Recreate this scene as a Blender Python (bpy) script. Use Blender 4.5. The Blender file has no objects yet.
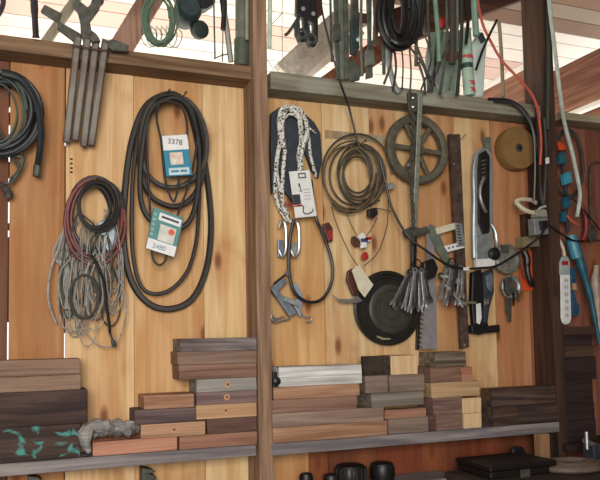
import bpy, math, random
from mathutils import Vector as V, Matrix
random.seed(7)
R = random.Random(11)
sc = bpy.context.scene
COL = sc.collection

# ------------------------------------------------------------------ camera
F, PSI, TH, RO, CY = 720.0, 0.3784, 0.0623, -0.0178, 289.2
D, EYE = 2.5, 1.55
cam_f = V((math.sin(PSI)*math.cos(TH), math.cos(PSI)*math.cos(TH), math.sin(TH)))
r0 = V((math.cos(PSI), -math.sin(PSI), 0)); u0 = r0.cross(cam_f)
cam_r = math.cos(RO)*r0 + math.sin(RO)*u0
cam_u = -math.sin(RO)*r0 + math.cos(RO)*u0
C0 = V((0, -D, EYE))
cd = bpy.data.cameras.new('camera'); cam = bpy.data.objects.new('camera', cd); COL.objects.link(cam)
cd.sensor_fit = 'HORIZONTAL'; cd.sensor_width = 36; cd.lens = F/600*36
cd.shift_y = (CY-240)/600
cd.clip_start = 0.05
m = Matrix((cam_r, cam_u, -cam_f)).transposed().to_4x4(); m.translation = C0
cam.matrix_world = m
sc.camera = cam

def ray(px, py): return cam_f*F + cam_r*(px-300) + cam_u*(CY-py)
def P(px, py, d=0.0):
    """point of the vertical plane standing d metres in front of the boards"""
    v = ray(px, py); return C0 + v*((D-d)/v.y)
def mpp(px, py, d=0.0): return (P(px, py+1, d)-P(px, py, d)).length
def hpp(px, py, d=0.0): return (P(px+1, py, d)-P(px, py, d)).length

# ------------------------------------------------------------------ materials
def lin(c):
    o = []
    for x in c:
        x /= 255; o.append(x/12.92 if x <= .04045 else ((x+.055)/1.055)**2.4)
    return (*o, 1)
def newmat(name):
    mt = bpy.data.materials.new(name); mt.use_nodes = True
    nt = mt.node_tree; return mt, nt, nt.nodes['Principled BSDF']
def nd(nt, t, **k):
    n = nt.nodes.new(t)
    for a, b in k.items(): setattr(n, a, b)
    return n
def ramp(nt, src, stops):
    r = nd(nt, 'ShaderNodeValToRGB'); e = r.color_ramp.elements
    e[0].position, e[0].color = stops[0]; e[1].position, e[1].color = stops[1]
    for p, c in stops[2:]:
        x = e.new(p); x.color = c
    nt.links.new(src, r.inputs[0]); return r.outputs[0]
def mixc(nt, fac, a, b, mode='MIX'):
    n = nd(nt, 'ShaderNodeMix', data_type='RGBA', blend_type=mode)
    for s, v in ((n.inputs[0], fac), (n.inputs[6], a), (n.inputs[7], b)):
        if hasattr(v, 'links') : nt.links.new(v, s)
        else: s.default_value = v
    return n.outputs[2]
MC = {}
def plain(name, c, rough=.6, metal=0., var=.25, scale=30, c2=None, bump=.0):
    if name in MC: return MC[name]
    mt, nt, b = newmat(name)
    tc = nd(nt, 'ShaderNodeTexCoord'); nz = nd(nt, 'ShaderNodeTexNoise')
    nz.inputs['Scale'].default_value = scale; nz.inputs['Detail'].default_value = 4
    nt.links.new(tc.outputs['Object'], nz.inputs['Vector'])
    a = lin(c); d = lin(c2) if c2 else tuple(x*(1-var) for x in a[:3])+(1,)
    nt.links.new(ramp(nt, nz.outputs[0], [(.35, d), (.65, a)]), b.inputs['Base Color'])
    b.inputs['Roughness'].default_value = rough; b.inputs['Metallic'].default_value = metal
    if bump:
        bp = nd(nt, 'ShaderNodeBump'); bp.inputs['Strength'].default_value = bump; bp.inputs['Distance'].default_value = .004
        nt.links.new(nz.outputs[0], bp.inputs['Height']); nt.links.new(bp.outputs[0], b.inputs['Normal'])
    MC[name] = mt; return mt
def wood(name, c, dark=None, axis=0, stain=None, stain_amt=.4, knots=.0, tint=False, rough=.75, paint=None, fine=.5, soft=False):
    if name in MC: return MC[name]
    mt, nt, b = newmat(name); L = nt.links.new
    tc = nd(nt, 'ShaderNodeTexCoord'); oi = nd(nt, 'ShaderNodeObjectInfo')
    off = nd(nt, 'ShaderNodeVectorMath', operation='SCALE'); off.inputs[0].default_value = (13.1, 7.7, 9.3)
    add = nd(nt, 'ShaderNodeVectorMath', operation='ADD')
    L(tc.outputs['Object'], add.inputs[0]); L(off.outputs[0], add.inputs[1])
    if tint:
        at = nd(nt, 'ShaderNodeAttribute', attribute_name='tint'); L(at.outputs['Alpha'], off.inputs['Scale'])
    else: L(oi.outputs['Random'], off.inputs['Scale'])
    def noise(sx, sy, det=5, dist=0., along=True):
        mp = nd(nt, 'ShaderNodeMapping'); s = [sy]*3; s[axis] = sx; mp.inputs['Scale'].default_value = s
        n = nd(nt, 'ShaderNodeTexNoise'); n.inputs['Scale'].default_value = 1; n.inputs['Detail'].default_value = det
        n.inputs['Distortion'].default_value = dist
        L(add.outputs[0], mp.inputs[0]); L(mp.outputs[0], n.inputs['Vector']); return n.outputs[0]
    ca = lin(c); cb = lin(dark) if dark else tuple(x*.62 for x in ca[:3])+(1,)
    if tint:
        light = at.outputs['Color']; dk = mixc(nt, 1., at.outputs['Color'], (.97, .96, .95, 1) if soft else (.80, .68, .56, 1), 'MULTIPLY')
        f = ramp(nt, noise(1.1, 16, 4, 1.2), [(.38, (0, 0, 0, 1)), (.62, (1, 1, 1, 1))])
        col = mixc(nt, f, dk, light)
    else:
        col = ramp(nt, noise(2.2, 34, 5, 1.), [(.36, cb), (.6, ca)])
    fl = ramp(nt, noise(4, 210, 3), [(.3, (1-fine*.5,)*3+(1,)), (.6, (1, 1, 1, 1))])
    col = mixc(nt, 1., col, fl, 'MULTIPLY')
    if stain:
        f = ramp(nt, noise(3.2, 6., 3, .8), [(.55, (0, 0, 0, 1)), (.75, (stain_amt,)*3+(1,))])
        col = mixc(nt, f, col, lin(stain))
    if knots:
        sx = nd(nt, 'ShaderNodeSeparateXYZ'); cx_ = nd(nt, 'ShaderNodeCombineXYZ')
        L(add.outputs[0], sx.inputs[0])
        for k, (src, sc_) in enumerate(((0, 4.6), (2, 1.9))):
            mu = nd(nt, 'ShaderNodeMath', operation='MULTIPLY'); mu.inputs[1].default_value = sc_
            L(sx.outputs[src], mu.inputs[0]); L(mu.outputs[0], cx_.inputs[k])
        vo = nd(nt, 'ShaderNodeTexVoronoi', voronoi_dimensions='2D'); vo.inputs['Scale'].default_value = 1
        L(cx_.outputs[0], vo.inputs['Vector'])
        f = ramp(nt, vo.outputs['Distance'], [(.03, (.45, .45, .45, 1)), (.3, (0, 0, 0, 1))])
        col = mixc(nt, f, col, lin((176, 106, 64)))
        f = ramp(nt, vo.outputs['Distance'], [(.03, (knots,)*3+(1,)), (.085, (0, 0, 0, 1))])
        col = mixc(nt, f, col, lin((110, 60, 38)))
    if paint:
        f = ramp(nt, noise(22, 30, 6, .5), [(.56, (0, 0, 0, 1)), (.66, (.8,)*3+(1,))])
        col = mixc(nt, f, col, lin(paint))
    L(col, b.inputs['Base Color']); b.inputs['Roughness'].default_value = rough
    b.inputs['Specular IOR Level'].default_value = .25
    bp = nd(nt, 'ShaderNodeBump'); bp.inputs['Strength'].default_value = .35; bp.inputs['Distance'].default_value = .002
    L(noise(4, 90, 4), bp.inputs['Height']); L(bp.outputs[0], b.inputs['Normal'])
    MC[name] = mt; return mt
def mottled(name, a, b_, scale, lo=.45, hi=.55, rough=.8):
    if name in MC: return MC[name]
    mt, nt, b = newmat(name)
    tc = nd(nt, 'ShaderNodeTexCoord'); nz = nd(nt, 'ShaderNodeTexNoise'); nz.inputs['Scale'].default_value = scale
    nz.inputs['Detail'].default_value = 1
    nt.links.new(tc.outputs['Object'], nz.inputs['Vector'])
    nt.links.new(ramp(nt, nz.outputs[0], [(lo, lin(a)), (hi, lin(b_))]), b.inputs['Base Color'])
    b.inputs['Roughness'].default_value = rough
    MC[name] = mt; return mt

steel = plain('steel', (205, 210, 212), .32, .85, .3, 60)
galv = plain('galvanised', (165, 172, 172), .5, .55, .3, 40)
iron = plain('iron', (92, 92, 84), .6, .35, .45, 50, bump=.2)
greeniron = plain('green_iron', (108, 104, 88), .6, .3, .35, 40, bump=.2)
barsteel = plain('bar_steel', (104, 98, 88), .5, .35, .3, 18, (78, 66, 58))
rust = plain('rust', (98, 78, 66), .7, .2, .4, 40, (62, 48, 42), bump=.2)
rubber = plain('rubber', (38, 37, 36), .5, 0, .3, 40)
rubber2 = plain('rubber_grey', (66, 64, 60), .55, 0, .35, 30)
black = plain('black', (26, 26, 27), .45, 0, .3, 40)
dkteal = plain('dark_teal', (44, 62, 62), .5, 0, .4, 30)
greenc = plain('green_cord', (92, 118, 98), .5, 0, .35, 50)
hosec = plain('hose_black', (40, 44, 48), .4, 0, .35, 30)
redhose = plain('red_hose', (112, 52, 50), .5, 0, .35, 40)
greywire = plain('grey_wire', (182, 178, 170), .5, .25, .45, 60)
olive = plain('olive_cord', (70, 66, 54), .6, 0, .4, 50)
tanc = plain('tan_cord', (104, 90, 64), .6, 0, .4, 50)
orange = plain('orange', (214, 84, 40), .5, 0, .2, 20)
redc = plain('red', (176, 34, 34), .5, 0, .3, 30)
orangewire = plain('orange_wire', (204, 92, 72), .5, 0, .25, 30)
white = plain('white', (228, 230, 228), .5, 0, .12, 25)
cream = plain('cream', (214, 208, 182), .6, 0, .15, 30)
navy = plain('navy', (48, 56, 66), .7, 0, .3, 30)
mint = plain('mint', (178, 206, 186), .5, 0, .2, 25)
greygreen = plain('grey_green', (112, 120, 106), .55, .1, .35, 25)
strapm = plain('strap', (92, 98, 86), .6, .15, .5, 30)
teal = plain('teal_blue', (38, 98, 118), .45, 0, .35, 30)
cardteal = plain('card_teal', (44, 130, 158), .6, 0, .12, 25)
cardteal2 = plain('card_green', (82, 142, 138), .6, 0, .15, 25)
ink = plain('ink', (50, 52, 58), .6, 0, .1, 20)
bluegrey = plain('blue_grey_metal', (140, 152, 164), .4, .5, .35, 50)
bladem = plain('saw_blade', (176, 174, 180), .4, .5, .2, 40)
brownbr = plain('brown_plastic', (86, 44, 36), .5, 0, .3, 30)
discwood = plain('disc_brown', (146, 112, 66), .7, 0, .22, 16)
rope_m = mottled('rope_mottled', (26, 28, 30), (222, 220, 210), 130, .39, .47)
rubberdisc = plain('disc_black', (40, 39, 36), .38, 0, .45, 12)
benchm = plain('bench_top', (62, 50, 44), .7, 0, .35, 12)
darkbox = plain('dark_box', (22, 18, 18), .5, 0, .3, 20)

# ------------------------------------------------------------------ mesh helpers
class MB:
    def __init__(s): s.v = []; s.f = []; s.t = []
    def add(s, vs, fs, tint=None):
        n = len(s.v); s.v += [V(x) for x in vs]
        for q in fs: s.f.append([i+n for i in q]); s.t.append(tint)
        return s
    def box(s, a, b, tint=None):
        x0, x1 = sorted((a[0], b[0])); y0, y1 = sorted((a[1], b[1])); z0, z1 = sorted((a[2], b[2]))
        vs = [(x, y, z) for z in (z0, z1) for y in (y0, y1) for x in (x0, x1)]
        return s.add(vs, [(0, 2, 3, 1), (4, 5, 7, 6), (0, 1, 5, 4), (2, 6, 7, 3), (0, 4, 6, 2), (1, 3, 7, 5)], tint)
    def beam(s, a, b, up, w, h, tint=None):
        """box whose axis runs a->b, height h along up, width w across"""
        a, b = V(a), V(b); t = (b-a).normalized(); sd = t.cross(V(up)).normalized(); u = sd.cross(t)
        vs = [p + sd*(i*w/2) + u*(j*h/2) for p in (a, b) for i, j in ((-1, -1), (1, -1), (1, 1), (-1, 1))]
        return s.add(vs, [(3, 2, 1, 0), (4, 5, 6, 7), (0, 1, 5, 4), (1, 2, 6, 5), (2, 3, 7, 6), (3, 0, 4, 7)], tint)
    def tube(s, pts, r, n=8, closed=False, squash=None):
        pts = [V(p) for p in pts]; m_ = len(pts)
        rs = r if isinstance(r, (list, tuple)) else [r]*m_
        tg = []
        for i in range(m_):
            a = pts[(i-1) % m_] if closed or i else pts[i]; b = pts[(i+1) % m_] if closed or i < m_-1 else pts[i]
            t = b-a; tg.append(t.normalized() if t.length > 1e-9 else V((0, 0, 1)))
        ref = V((0, 1, 0)) if abs(tg[0].y) < .9 else V((1, 0, 0))
        nrm = (ref - tg[0]*ref.dot(tg[0])).normalized(); vs = []
        for i in range(m_):
            nrm = nrm - tg[i]*nrm.dot(tg[i])
            if nrm.length < 1e-6: nrm = tg[i].orthogonal()
            nrm.normalize(); bn = tg[i].cross(nrm)
            for k in range(n):
                a = 2*math.pi*(k+.5)/n
                q = squash or 1
                vs.append(pts[i] + nrm*(math.cos(a)*rs[i]) + bn*(math.sin(a)*rs[i]*q))
        fs = []
        for i in range(m_ if closed else m_-1):
            j = (i+1) % m_
            for k in range(n):
                k2 = (k+1) % n; fs.append((i*n+k, i*n+k2, j*n+k2, j*n+k))
        if not closed: fs += [tuple(range(n))[::-1], tuple((m_-1)*n+k for k in range(n))]
        return s.add(vs, fs)
    def lathe(s, c, ax, prof, n=32, phase=0, cap=True):
        c, ax = V(c), V(ax).normalized(); e1 = ax.orthogonal().normalized() if abs(ax.y) < .9 else V((1, 0, 0)); e1 = (e1-ax*e1.dot(ax)).normalized(); e2 = ax.cross(e1)
        vs = []; m_ = len(prof)
        for r, h in prof:
            for k in range(n):
                a = 2*math.pi*k/n+phase; vs.append(c + ax*h + (e1*math.cos(a)+e2*math.sin(a))*max(r, 1e-5))
        fs = [(i*n+k, i*n+(k+1) % n, (i+1)*n+(k+1) % n, (i+1)*n+k) for i in range(m_-1) for k in range(n)]
        if cap: fs += [tuple(range(n))[::-1], tuple((m_-1)*n+k for k in range(n))]
        return s.add(vs, fs)
    def prism(s, poly, ext, tint=None):
        poly = [V(p) for p in poly]; n = len(poly); ext = V(ext)
        return s.add(poly+[p+ext for p in poly], [tuple(range(n))[::-1], tuple(range(n, 2*n))]+[(i, (i+1) % n, n+(i+1) % n, n+i) for i in range(n)], tint)
    def plate(s, pxs, d, th):
        """outline on the plane d in front of the wall, th thick (back at d, outline read on its front)"""
        return s.prism([P(x, y, d+th)+V((0, th, 0)) for x, y in pxs], (0, -th, 0))
    def torus(s, c, ax, Rr, r, n=20, m_=8, sx=1, up=None):
        c, ax = V(c), V(ax).normalized(); e1 = (V(up) if up else ax.orthogonal()); e1 = (e1-ax*e1.dot(ax)).normalized(); e2 = ax.cross(e1)
        return s.tube([c+(e1*math.cos(2*math.pi*k/n)*sx+e2*math.sin(2*math.pi*k/n))*Rr for k in range(n)], r, m_, True)
    def build(s, name, mat, parent=None, smooth=False, bevel=0, loc=None):
        lo = V([min(v[i] for v in s.v) for i in range(3)]); hi = V([max(v[i] for v in s.v) for i in range(3)])
        c = V(loc) if loc is not None else V(((lo.x+hi.x)/2, (lo.y+hi.y)/2, (lo.z+hi.z)/2))
        me = bpy.data.meshes.new(name); me.from_pydata([v-c for v in s.v], [], s.f)
        import bmesh
        bm = bmesh.new(); bm.from_mesh(me); bmesh.ops.recalc_face_normals(bm, faces=bm.faces); bm.to_mesh(me); bm.free()
        me.materials.append(mat)
        if any(t is not None for t in s.t):
            ca = me.color_attributes.new('tint', 'FLOAT_COLOR', 'CORNER')
            for p, t in zip(me.polygons, s.t):
                for li in p.loop_indices: ca.data[li].color = t
        if smooth:
            for p in me.polygons: p.use_smooth = len(p.vertices) == 4
            me.set_sharp_from_angle(angle=.6)
        o = bpy.data.objects.new(name, me); COL.objects.link(o)
        WP[o.name] = c
        if parent: o.parent = parent; o.location = c - WP[parent.name]
        else: o.location = c
        if bevel:
            b = o.modifiers.new('bevel', 'BEVEL'); b.width = bevel; b.segments = 2; b.limit_method = 'ANGLE'
        return o
WP = {}
def tag(o, label, cat, group=None):
    o['label'] = label; o['category'] = cat
    if group: o['group'] = group
    return o
def thing(name, label, cat, loc, group=None):
    o = bpy.data.objects.new(name, None); COL.objects.link(o); o.location = loc; o.empty_display_size = .05
    WP[o.name] = V(loc); return tag(o, label, cat, group)
def struct(o): o['kind'] = 'structure'; return o
def spl(pts, n=6, closed=False):
    pts = [V(p) for p in pts]; out = []; m_ = len(pts)
    for i in range(m_ if closed else m_-1):
        g = lambda k: pts[k % m_] if closed else pts[max(0, min(m_-1, k))]
        a, b, c, d = g(i-1), g(i), g(i+1), g(i+2)
        for k in range(n):
            t = k/n; out.append(.5*((2*b)+(c-a)*t+(2*a-5*b+4*c-d)*t*t+(3*b-a-3*c+d)*t**3))
    if not closed: out.append(pts[-1])
    return out
def pp(lst, d=.03): return [P(*(q if len(q) == 3 else (*q, d))) for q in lst]
def cable(lst, r, d=.03, closed=False, n=7, seg=6, sq=None):
    return MB().tube(spl(pp(lst, d), seg, closed), r, n, closed, sq)
def coil_pts(cx, cy, rx, ry, d0, turns, jit, dj, rr, per=26, a0=0.):
    """one continuous winding, in pixels and metres off the wall"""
    N = int(turns*per); out = []
    K = [(rr.uniform(-jit, jit), rr.uniform(-jit, jit), rr.uniform(-jit, jit), rr.uniform(0, dj)) for _ in range(int(turns)+3)]
    for i in range(N+1):
        t = i/per; k = int(t); f = t-k; f = f*f*(3-2*f)
        A = [K[k][j]*(1-f)+K[k+1][j]*f for j in range(4)]
        a = a0+2*math.pi*t
        out.append(P(cx+A[0]*.5+math.cos(a)*(rx+A[1]), cy+A[2]*.5-math.sin(a)*(ry+A[1]), d0+A[3]))
    return out
NAILS = []
def nail(px, py, d, what):
    p0, p1 = P(px, py, 0), P(px, py, 0); p0.y = .01; p1.y = -d
    mb = MB().lathe(p0, (0, -1, 0), [(.002, 0), (.002, d+.006), (.005, d+.006), (.005, d+.009)], 8)
    return tag(mb.build('nail', rust, smooth=True), what, 'nail', 'nails in the plank wall')

# ------------------------------------------------------------------ setting
ZT = P(255, 82, 0).z        # about where the boards end under the nailers
wallw = wood('plank_wood', (200, 150, 95), axis=2, tint=True, stain=(150, 84, 48), stain_amt=.45, knots=.8, fine=.25)
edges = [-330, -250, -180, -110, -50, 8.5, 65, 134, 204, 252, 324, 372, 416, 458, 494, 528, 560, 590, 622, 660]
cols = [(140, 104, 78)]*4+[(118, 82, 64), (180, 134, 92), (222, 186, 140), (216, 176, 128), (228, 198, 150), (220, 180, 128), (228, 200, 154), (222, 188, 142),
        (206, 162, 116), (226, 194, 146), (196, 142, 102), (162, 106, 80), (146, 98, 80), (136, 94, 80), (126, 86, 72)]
ZW = min(P(130, 62, 0).z, P(400, 98, 0).z)
mb = MB()
for i in range(len(edges)-1):
    x0, x1 = P(edges[i], 250).x, P(edges[i+1], 250).x
    g0 = .0021 if edges[i] in (8.5, 65) else .0008; g1 = .0021 if edges[i+1] in (8.5, 65) else .0008
    th = R.uniform(0, .004)
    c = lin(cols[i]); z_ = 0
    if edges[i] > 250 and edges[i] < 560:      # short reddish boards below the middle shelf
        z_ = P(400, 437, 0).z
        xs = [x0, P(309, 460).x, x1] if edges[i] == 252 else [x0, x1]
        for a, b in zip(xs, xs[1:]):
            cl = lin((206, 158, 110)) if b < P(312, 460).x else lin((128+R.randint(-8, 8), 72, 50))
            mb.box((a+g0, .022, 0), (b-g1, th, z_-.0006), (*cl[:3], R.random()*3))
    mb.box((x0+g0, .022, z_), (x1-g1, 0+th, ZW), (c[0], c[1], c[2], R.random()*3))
gry = lin((168, 156, 128))
mb.box((P(324, 136).x+.004, .01, P(355, 141).z), (P(384, 138).x, -.002, P(355, 133).z), (*gry[:3], .3))   # weathered strip across one board
dkd = lin((46, 36, 30))
for y in (159, 163.5, 168, 172): mb.box((P(70, y).x, .003, P(70, y+.8).z), (P(72.6, y).x, -.0045, P(70, y-.6).z), (*dkd[:3], .2))
# battens added behind the joints, cut to break up the daylight slits
dk = lin((96, 66, 50))
for i in range(1, len(edges)-1):
    x = P(edges[i], 250).x
    spans = [(0, ZT)]
    if edges[i] == 65: spans = [(0, P(65, 372).z), (P(65, 333).z, P(65, 144).z), (P(65, 138).z, P(65, 134).z), (P(65, 124).z, ZT)]
    if edges[i] == 8.5: spans = [(0, P(8, 362).z), (P(8, 322).z, P(8, 236).z), (P(8, 229).z, P(8, 222).z), (P(8, 200).z, P(8, 190).z), (P(8, 176).z, P(8, 160).z), (P(8, 152).z, P(8, 134).z), (P(8, 122).z, P(8, 110).z), (P(8, 104).z, ZT)]
    for a, b in spans:
        if b > a: mb.box((x-.03, .024, a), (x+.03, .04, b), (*dk[:3], .7))
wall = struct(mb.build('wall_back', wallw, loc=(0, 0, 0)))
# small drilled marks
postw = wood('post_wood', (162, 132, 108), (124, 96, 76), axis=2, fine=.3, stain=(104, 78, 64), stain_amt=.4)
nailw = wood('nailer_wood', (134, 108, 82), (100, 76, 56), axis=0, fine=.3)
nailg = wood('nailer_grey', (152, 148, 130), (116, 112, 96), axis=0, fine=.4, stain=(176, 180, 168), stain_amt=.7)
DST = .13
def post(name, pl, pr, py, mat, ztop):
    a, b = P(pl, py, DST).x, P(pr, py, DST).x
    return struct(MB().box((a, -.0, 0), (b, -DST, ztop)).build(name, mat, bevel=.004))
ZDECK = P(545, -14, .13).z
post('trim_1', 256.5, 270.5, 260, postw, ZDECK-.0)
post2w = wood('post_dark', (80, 58, 46), (52, 38, 32), axis=2, fine=.3)
post('trim_2', 551, 561, 250, post2w, ZDECK+.0)
DN = .1
def zat(px, py, d): return P(px, py, d).z
z0, z1 = zat(130, 65, DN), zat(130, 50.5, DN)
struct(MB().box((P(-330, 60, DN).x, 0, z0), (P(256, 70, DN).x, -DN, z1)).build('trim_3', nailw, bevel=.004))
z0, z1 = zat(600, 124.5, DN), zat(600, 115, DN)
struct(MB().prism(pp([(270.8, 70.5), (550.5, 106.5), (550.5, 119), (270.8, 88.5)], DN), (0, DN-.001, 0)).build('trim_4', nailg, bevel=.004))
struct(MB().box((P(561, 120, DN).x, 0, z0+.005), (P(660, 120, DN).x, -DN, z1-.005)).build('trim_5', wood('nailer_pale', (178, 172, 142), (140, 130, 104), axis=0, fine=.3), bevel=.004))

# roof deck: boards run along the wall, the deck falls away behind it
SL = .15
def deck_hit(px, py, up=0.):
    v = ray(px, py)            # plane: z = ZD - SL*y
    t = (ZD + up - SL*C0.y - C0.z)/(v.z + SL*v.y); return C0 + v*t
ZD = ZDECK + .12
deckw = wood('deck_wood', (200, 190, 180), axis=0, tint=True, stain=(150, 126, 112), stain_amt=.08, fine=.06, soft=True)
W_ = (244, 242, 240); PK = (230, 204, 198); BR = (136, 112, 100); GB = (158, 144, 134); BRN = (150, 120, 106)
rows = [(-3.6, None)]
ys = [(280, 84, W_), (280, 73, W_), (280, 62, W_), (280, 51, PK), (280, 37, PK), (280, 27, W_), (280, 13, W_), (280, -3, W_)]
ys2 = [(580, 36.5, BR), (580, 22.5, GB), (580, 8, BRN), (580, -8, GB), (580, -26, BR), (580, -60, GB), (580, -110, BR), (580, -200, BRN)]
bounds = []
for px, py, c in ys+ys2:
    bounds.append((deck_hit(px, py).y, c))
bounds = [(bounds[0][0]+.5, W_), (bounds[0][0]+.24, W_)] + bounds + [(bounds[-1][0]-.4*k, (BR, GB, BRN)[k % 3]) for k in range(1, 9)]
mb = MB(); xl, xr = -2.6, 3.6
for (ya, c), (yb, _) in zip(bounds, bounds[1:]):
    if c is None or ya <= yb: continue
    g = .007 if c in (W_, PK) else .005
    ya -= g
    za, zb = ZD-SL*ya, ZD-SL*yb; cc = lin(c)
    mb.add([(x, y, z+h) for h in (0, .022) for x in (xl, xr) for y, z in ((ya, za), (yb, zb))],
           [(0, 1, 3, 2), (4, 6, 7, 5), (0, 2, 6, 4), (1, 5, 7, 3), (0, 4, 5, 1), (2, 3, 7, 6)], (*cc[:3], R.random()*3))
yA, yB = bounds[0][0], bounds[-1][0]
struct(mb.build('ceiling', deckw, loc=(0, 0, 0)))
# tar paper over the boards
cc = lin((40, 36, 34))
struct(MB().add([(x, y, ZD-SL*y+.026+h) for h in (0, .01) for x in (xl, xr) for y in (yA, yB)],
       [(0, 1, 3, 2), (4, 6, 7, 5), (0, 2, 6, 4), (1, 5, 7, 3), (0, 4, 5, 1), (2, 3, 7, 6)], (*cc[:3], 1)).build('ceiling_felt', plain('felt', (36, 33, 32), .9), loc=(0, 0, 0)))
# rafters
rafw = wood('rafter_wood', (150, 108, 88), (112, 76, 60), axis=1, fine=.2, stain=(92, 60, 46), stain_amt=.4)
rafg = wood('rafter_grey', (206, 204, 196), (180, 178, 170), axis=1, fine=.1)
def rafter(n, px, py, h, w, mat, y0=-2.4, y1=1.1, drop=0.):
    x = P(px, py, 0).x
    zc = lambda y: ZD-SL*y-h/2-drop-.002
    return struct(MB().beam((x, y0, zc(y0)), (x, y1, zc(y1)), (0, 0, 1), w, h).build('trim_%d' % n, mat, bevel=.003))
rafter(10, -40, 60, .16, .05, rafw)
def joist(n, px, pt, pb, ya, yb, mat, w_=.05):
    x = P(px, (pt+pb)/2, 0).x; a, b = P(px, pt, 0).z, P(px, pb, 0).z
    return struct(MB().box((x-w_/2, ya, a), (x+w_/2, yb, b)).build('trim_%d' % n, mat, bevel=.004))
joist(6, 541, 64, 100, .03, 2.2, rafw)
joist(7, 600, 51, 98, -.2, 2.4, rafw)
joist(9, 660, 66, 104, .0, 2.4, rafw)
wp = plain('white_paint_lit_edge', (236, 232, 228), .6, 0, .06)
joist(15, 537, 58, 63.8, .03, 2.2, wp, .03)  # white strip standing in for the lit edge along the joist top
joist(17, 604, 98.5, 104, -.0, 2.4, wp, .03)  # white strip standing in for the bright gap below the joist
# a purlin low behind the nailers and the braces seen over them
struct(MB().beam(P(36, 56, -.22), P(84, -12, -.22), (0, 1, 0), .032, .03).build('trim_11', wood('brace_grey', (166, 164, 146), (132, 130, 112), axis=2, fine=.2), bevel=.003))
struct(MB().beam(P(108, 70, -.2), P(160, -16, -.2), (0, 1, 0), .085, .04).build('trim_12', wood('brace_brown', (164, 134, 116), (128, 98, 82), axis=2, fine=.2), bevel=.003))
struct(MB().beam(P(284, 76, -.32), P(352, 12, -.32), (0, 1, 0), .115, .05).build('trim_13', rafg, bevel=.003))
struct(MB().beam(P(288, 90, -.36), P(360, 32, -.36), (0, 1, 0), .04, .05).build('trim_14', wp, bevel=.003))
struct(MB().beam(P(305, 103, -.40), P(420, 20, -.40), (0, 1, 0), .1, .04).build('trim_16', rafw, bevel=.003))
struct(MB().beam(P(392, 30, -.08), P(600, -46, -.08), (0, 1, 0), .15, .05).build('trim_18', wood('beam_dark', (104, 72, 58), (72, 48, 40), axis=0, fine=.2), bevel=.003))

# floor, unseen walls added to block light, yard behind
struct(MB().box((-3, -4.2, -.05), (4.2, .04, 0)).build('floor', plain('concrete', (84, 70, 60), .9, 0, .2, 4), loc=(0, 0, 0)))
XR = P(655, 250, 0).x
struct(MB().box((XR, -4.2, 0), (XR+.03, .03, ZD-.05)).build('wall_right_blocker', wood('side_wood', (120, 84, 64), axis=2)))  # unseen wall, carried past the camera to keep light off the right
struct(MB().box((-2.63, -4.2, 0), (-2.6, .02, ZD-.1)).build('wall_left_blocker', wood('side_wood', (120, 84, 64), axis=2)))  # unseen wall added to cut the daylight from the left
fw = MB()  # unseen wall added, its opening set leftward to shape the light
fw.box((-2.6, -4.23, 0), (-1.7, -4.2, ZD+.4)).box((.9, -4.23, 0), (4.2, -4.2, ZD+.4)).box((-1.7, -4.23, 2.6), (.9, -4.2, ZD+.4))
struct(fw.build('wall_front_blocker', MC['side_wood']))
struct(MB().box((-12, .05, -.06), (12, 14, -.01)).build('ground', plain('yard_ground', (190, 182, 166), .95, 0, .2, 2), loc=(0, 0, 0)))

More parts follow.
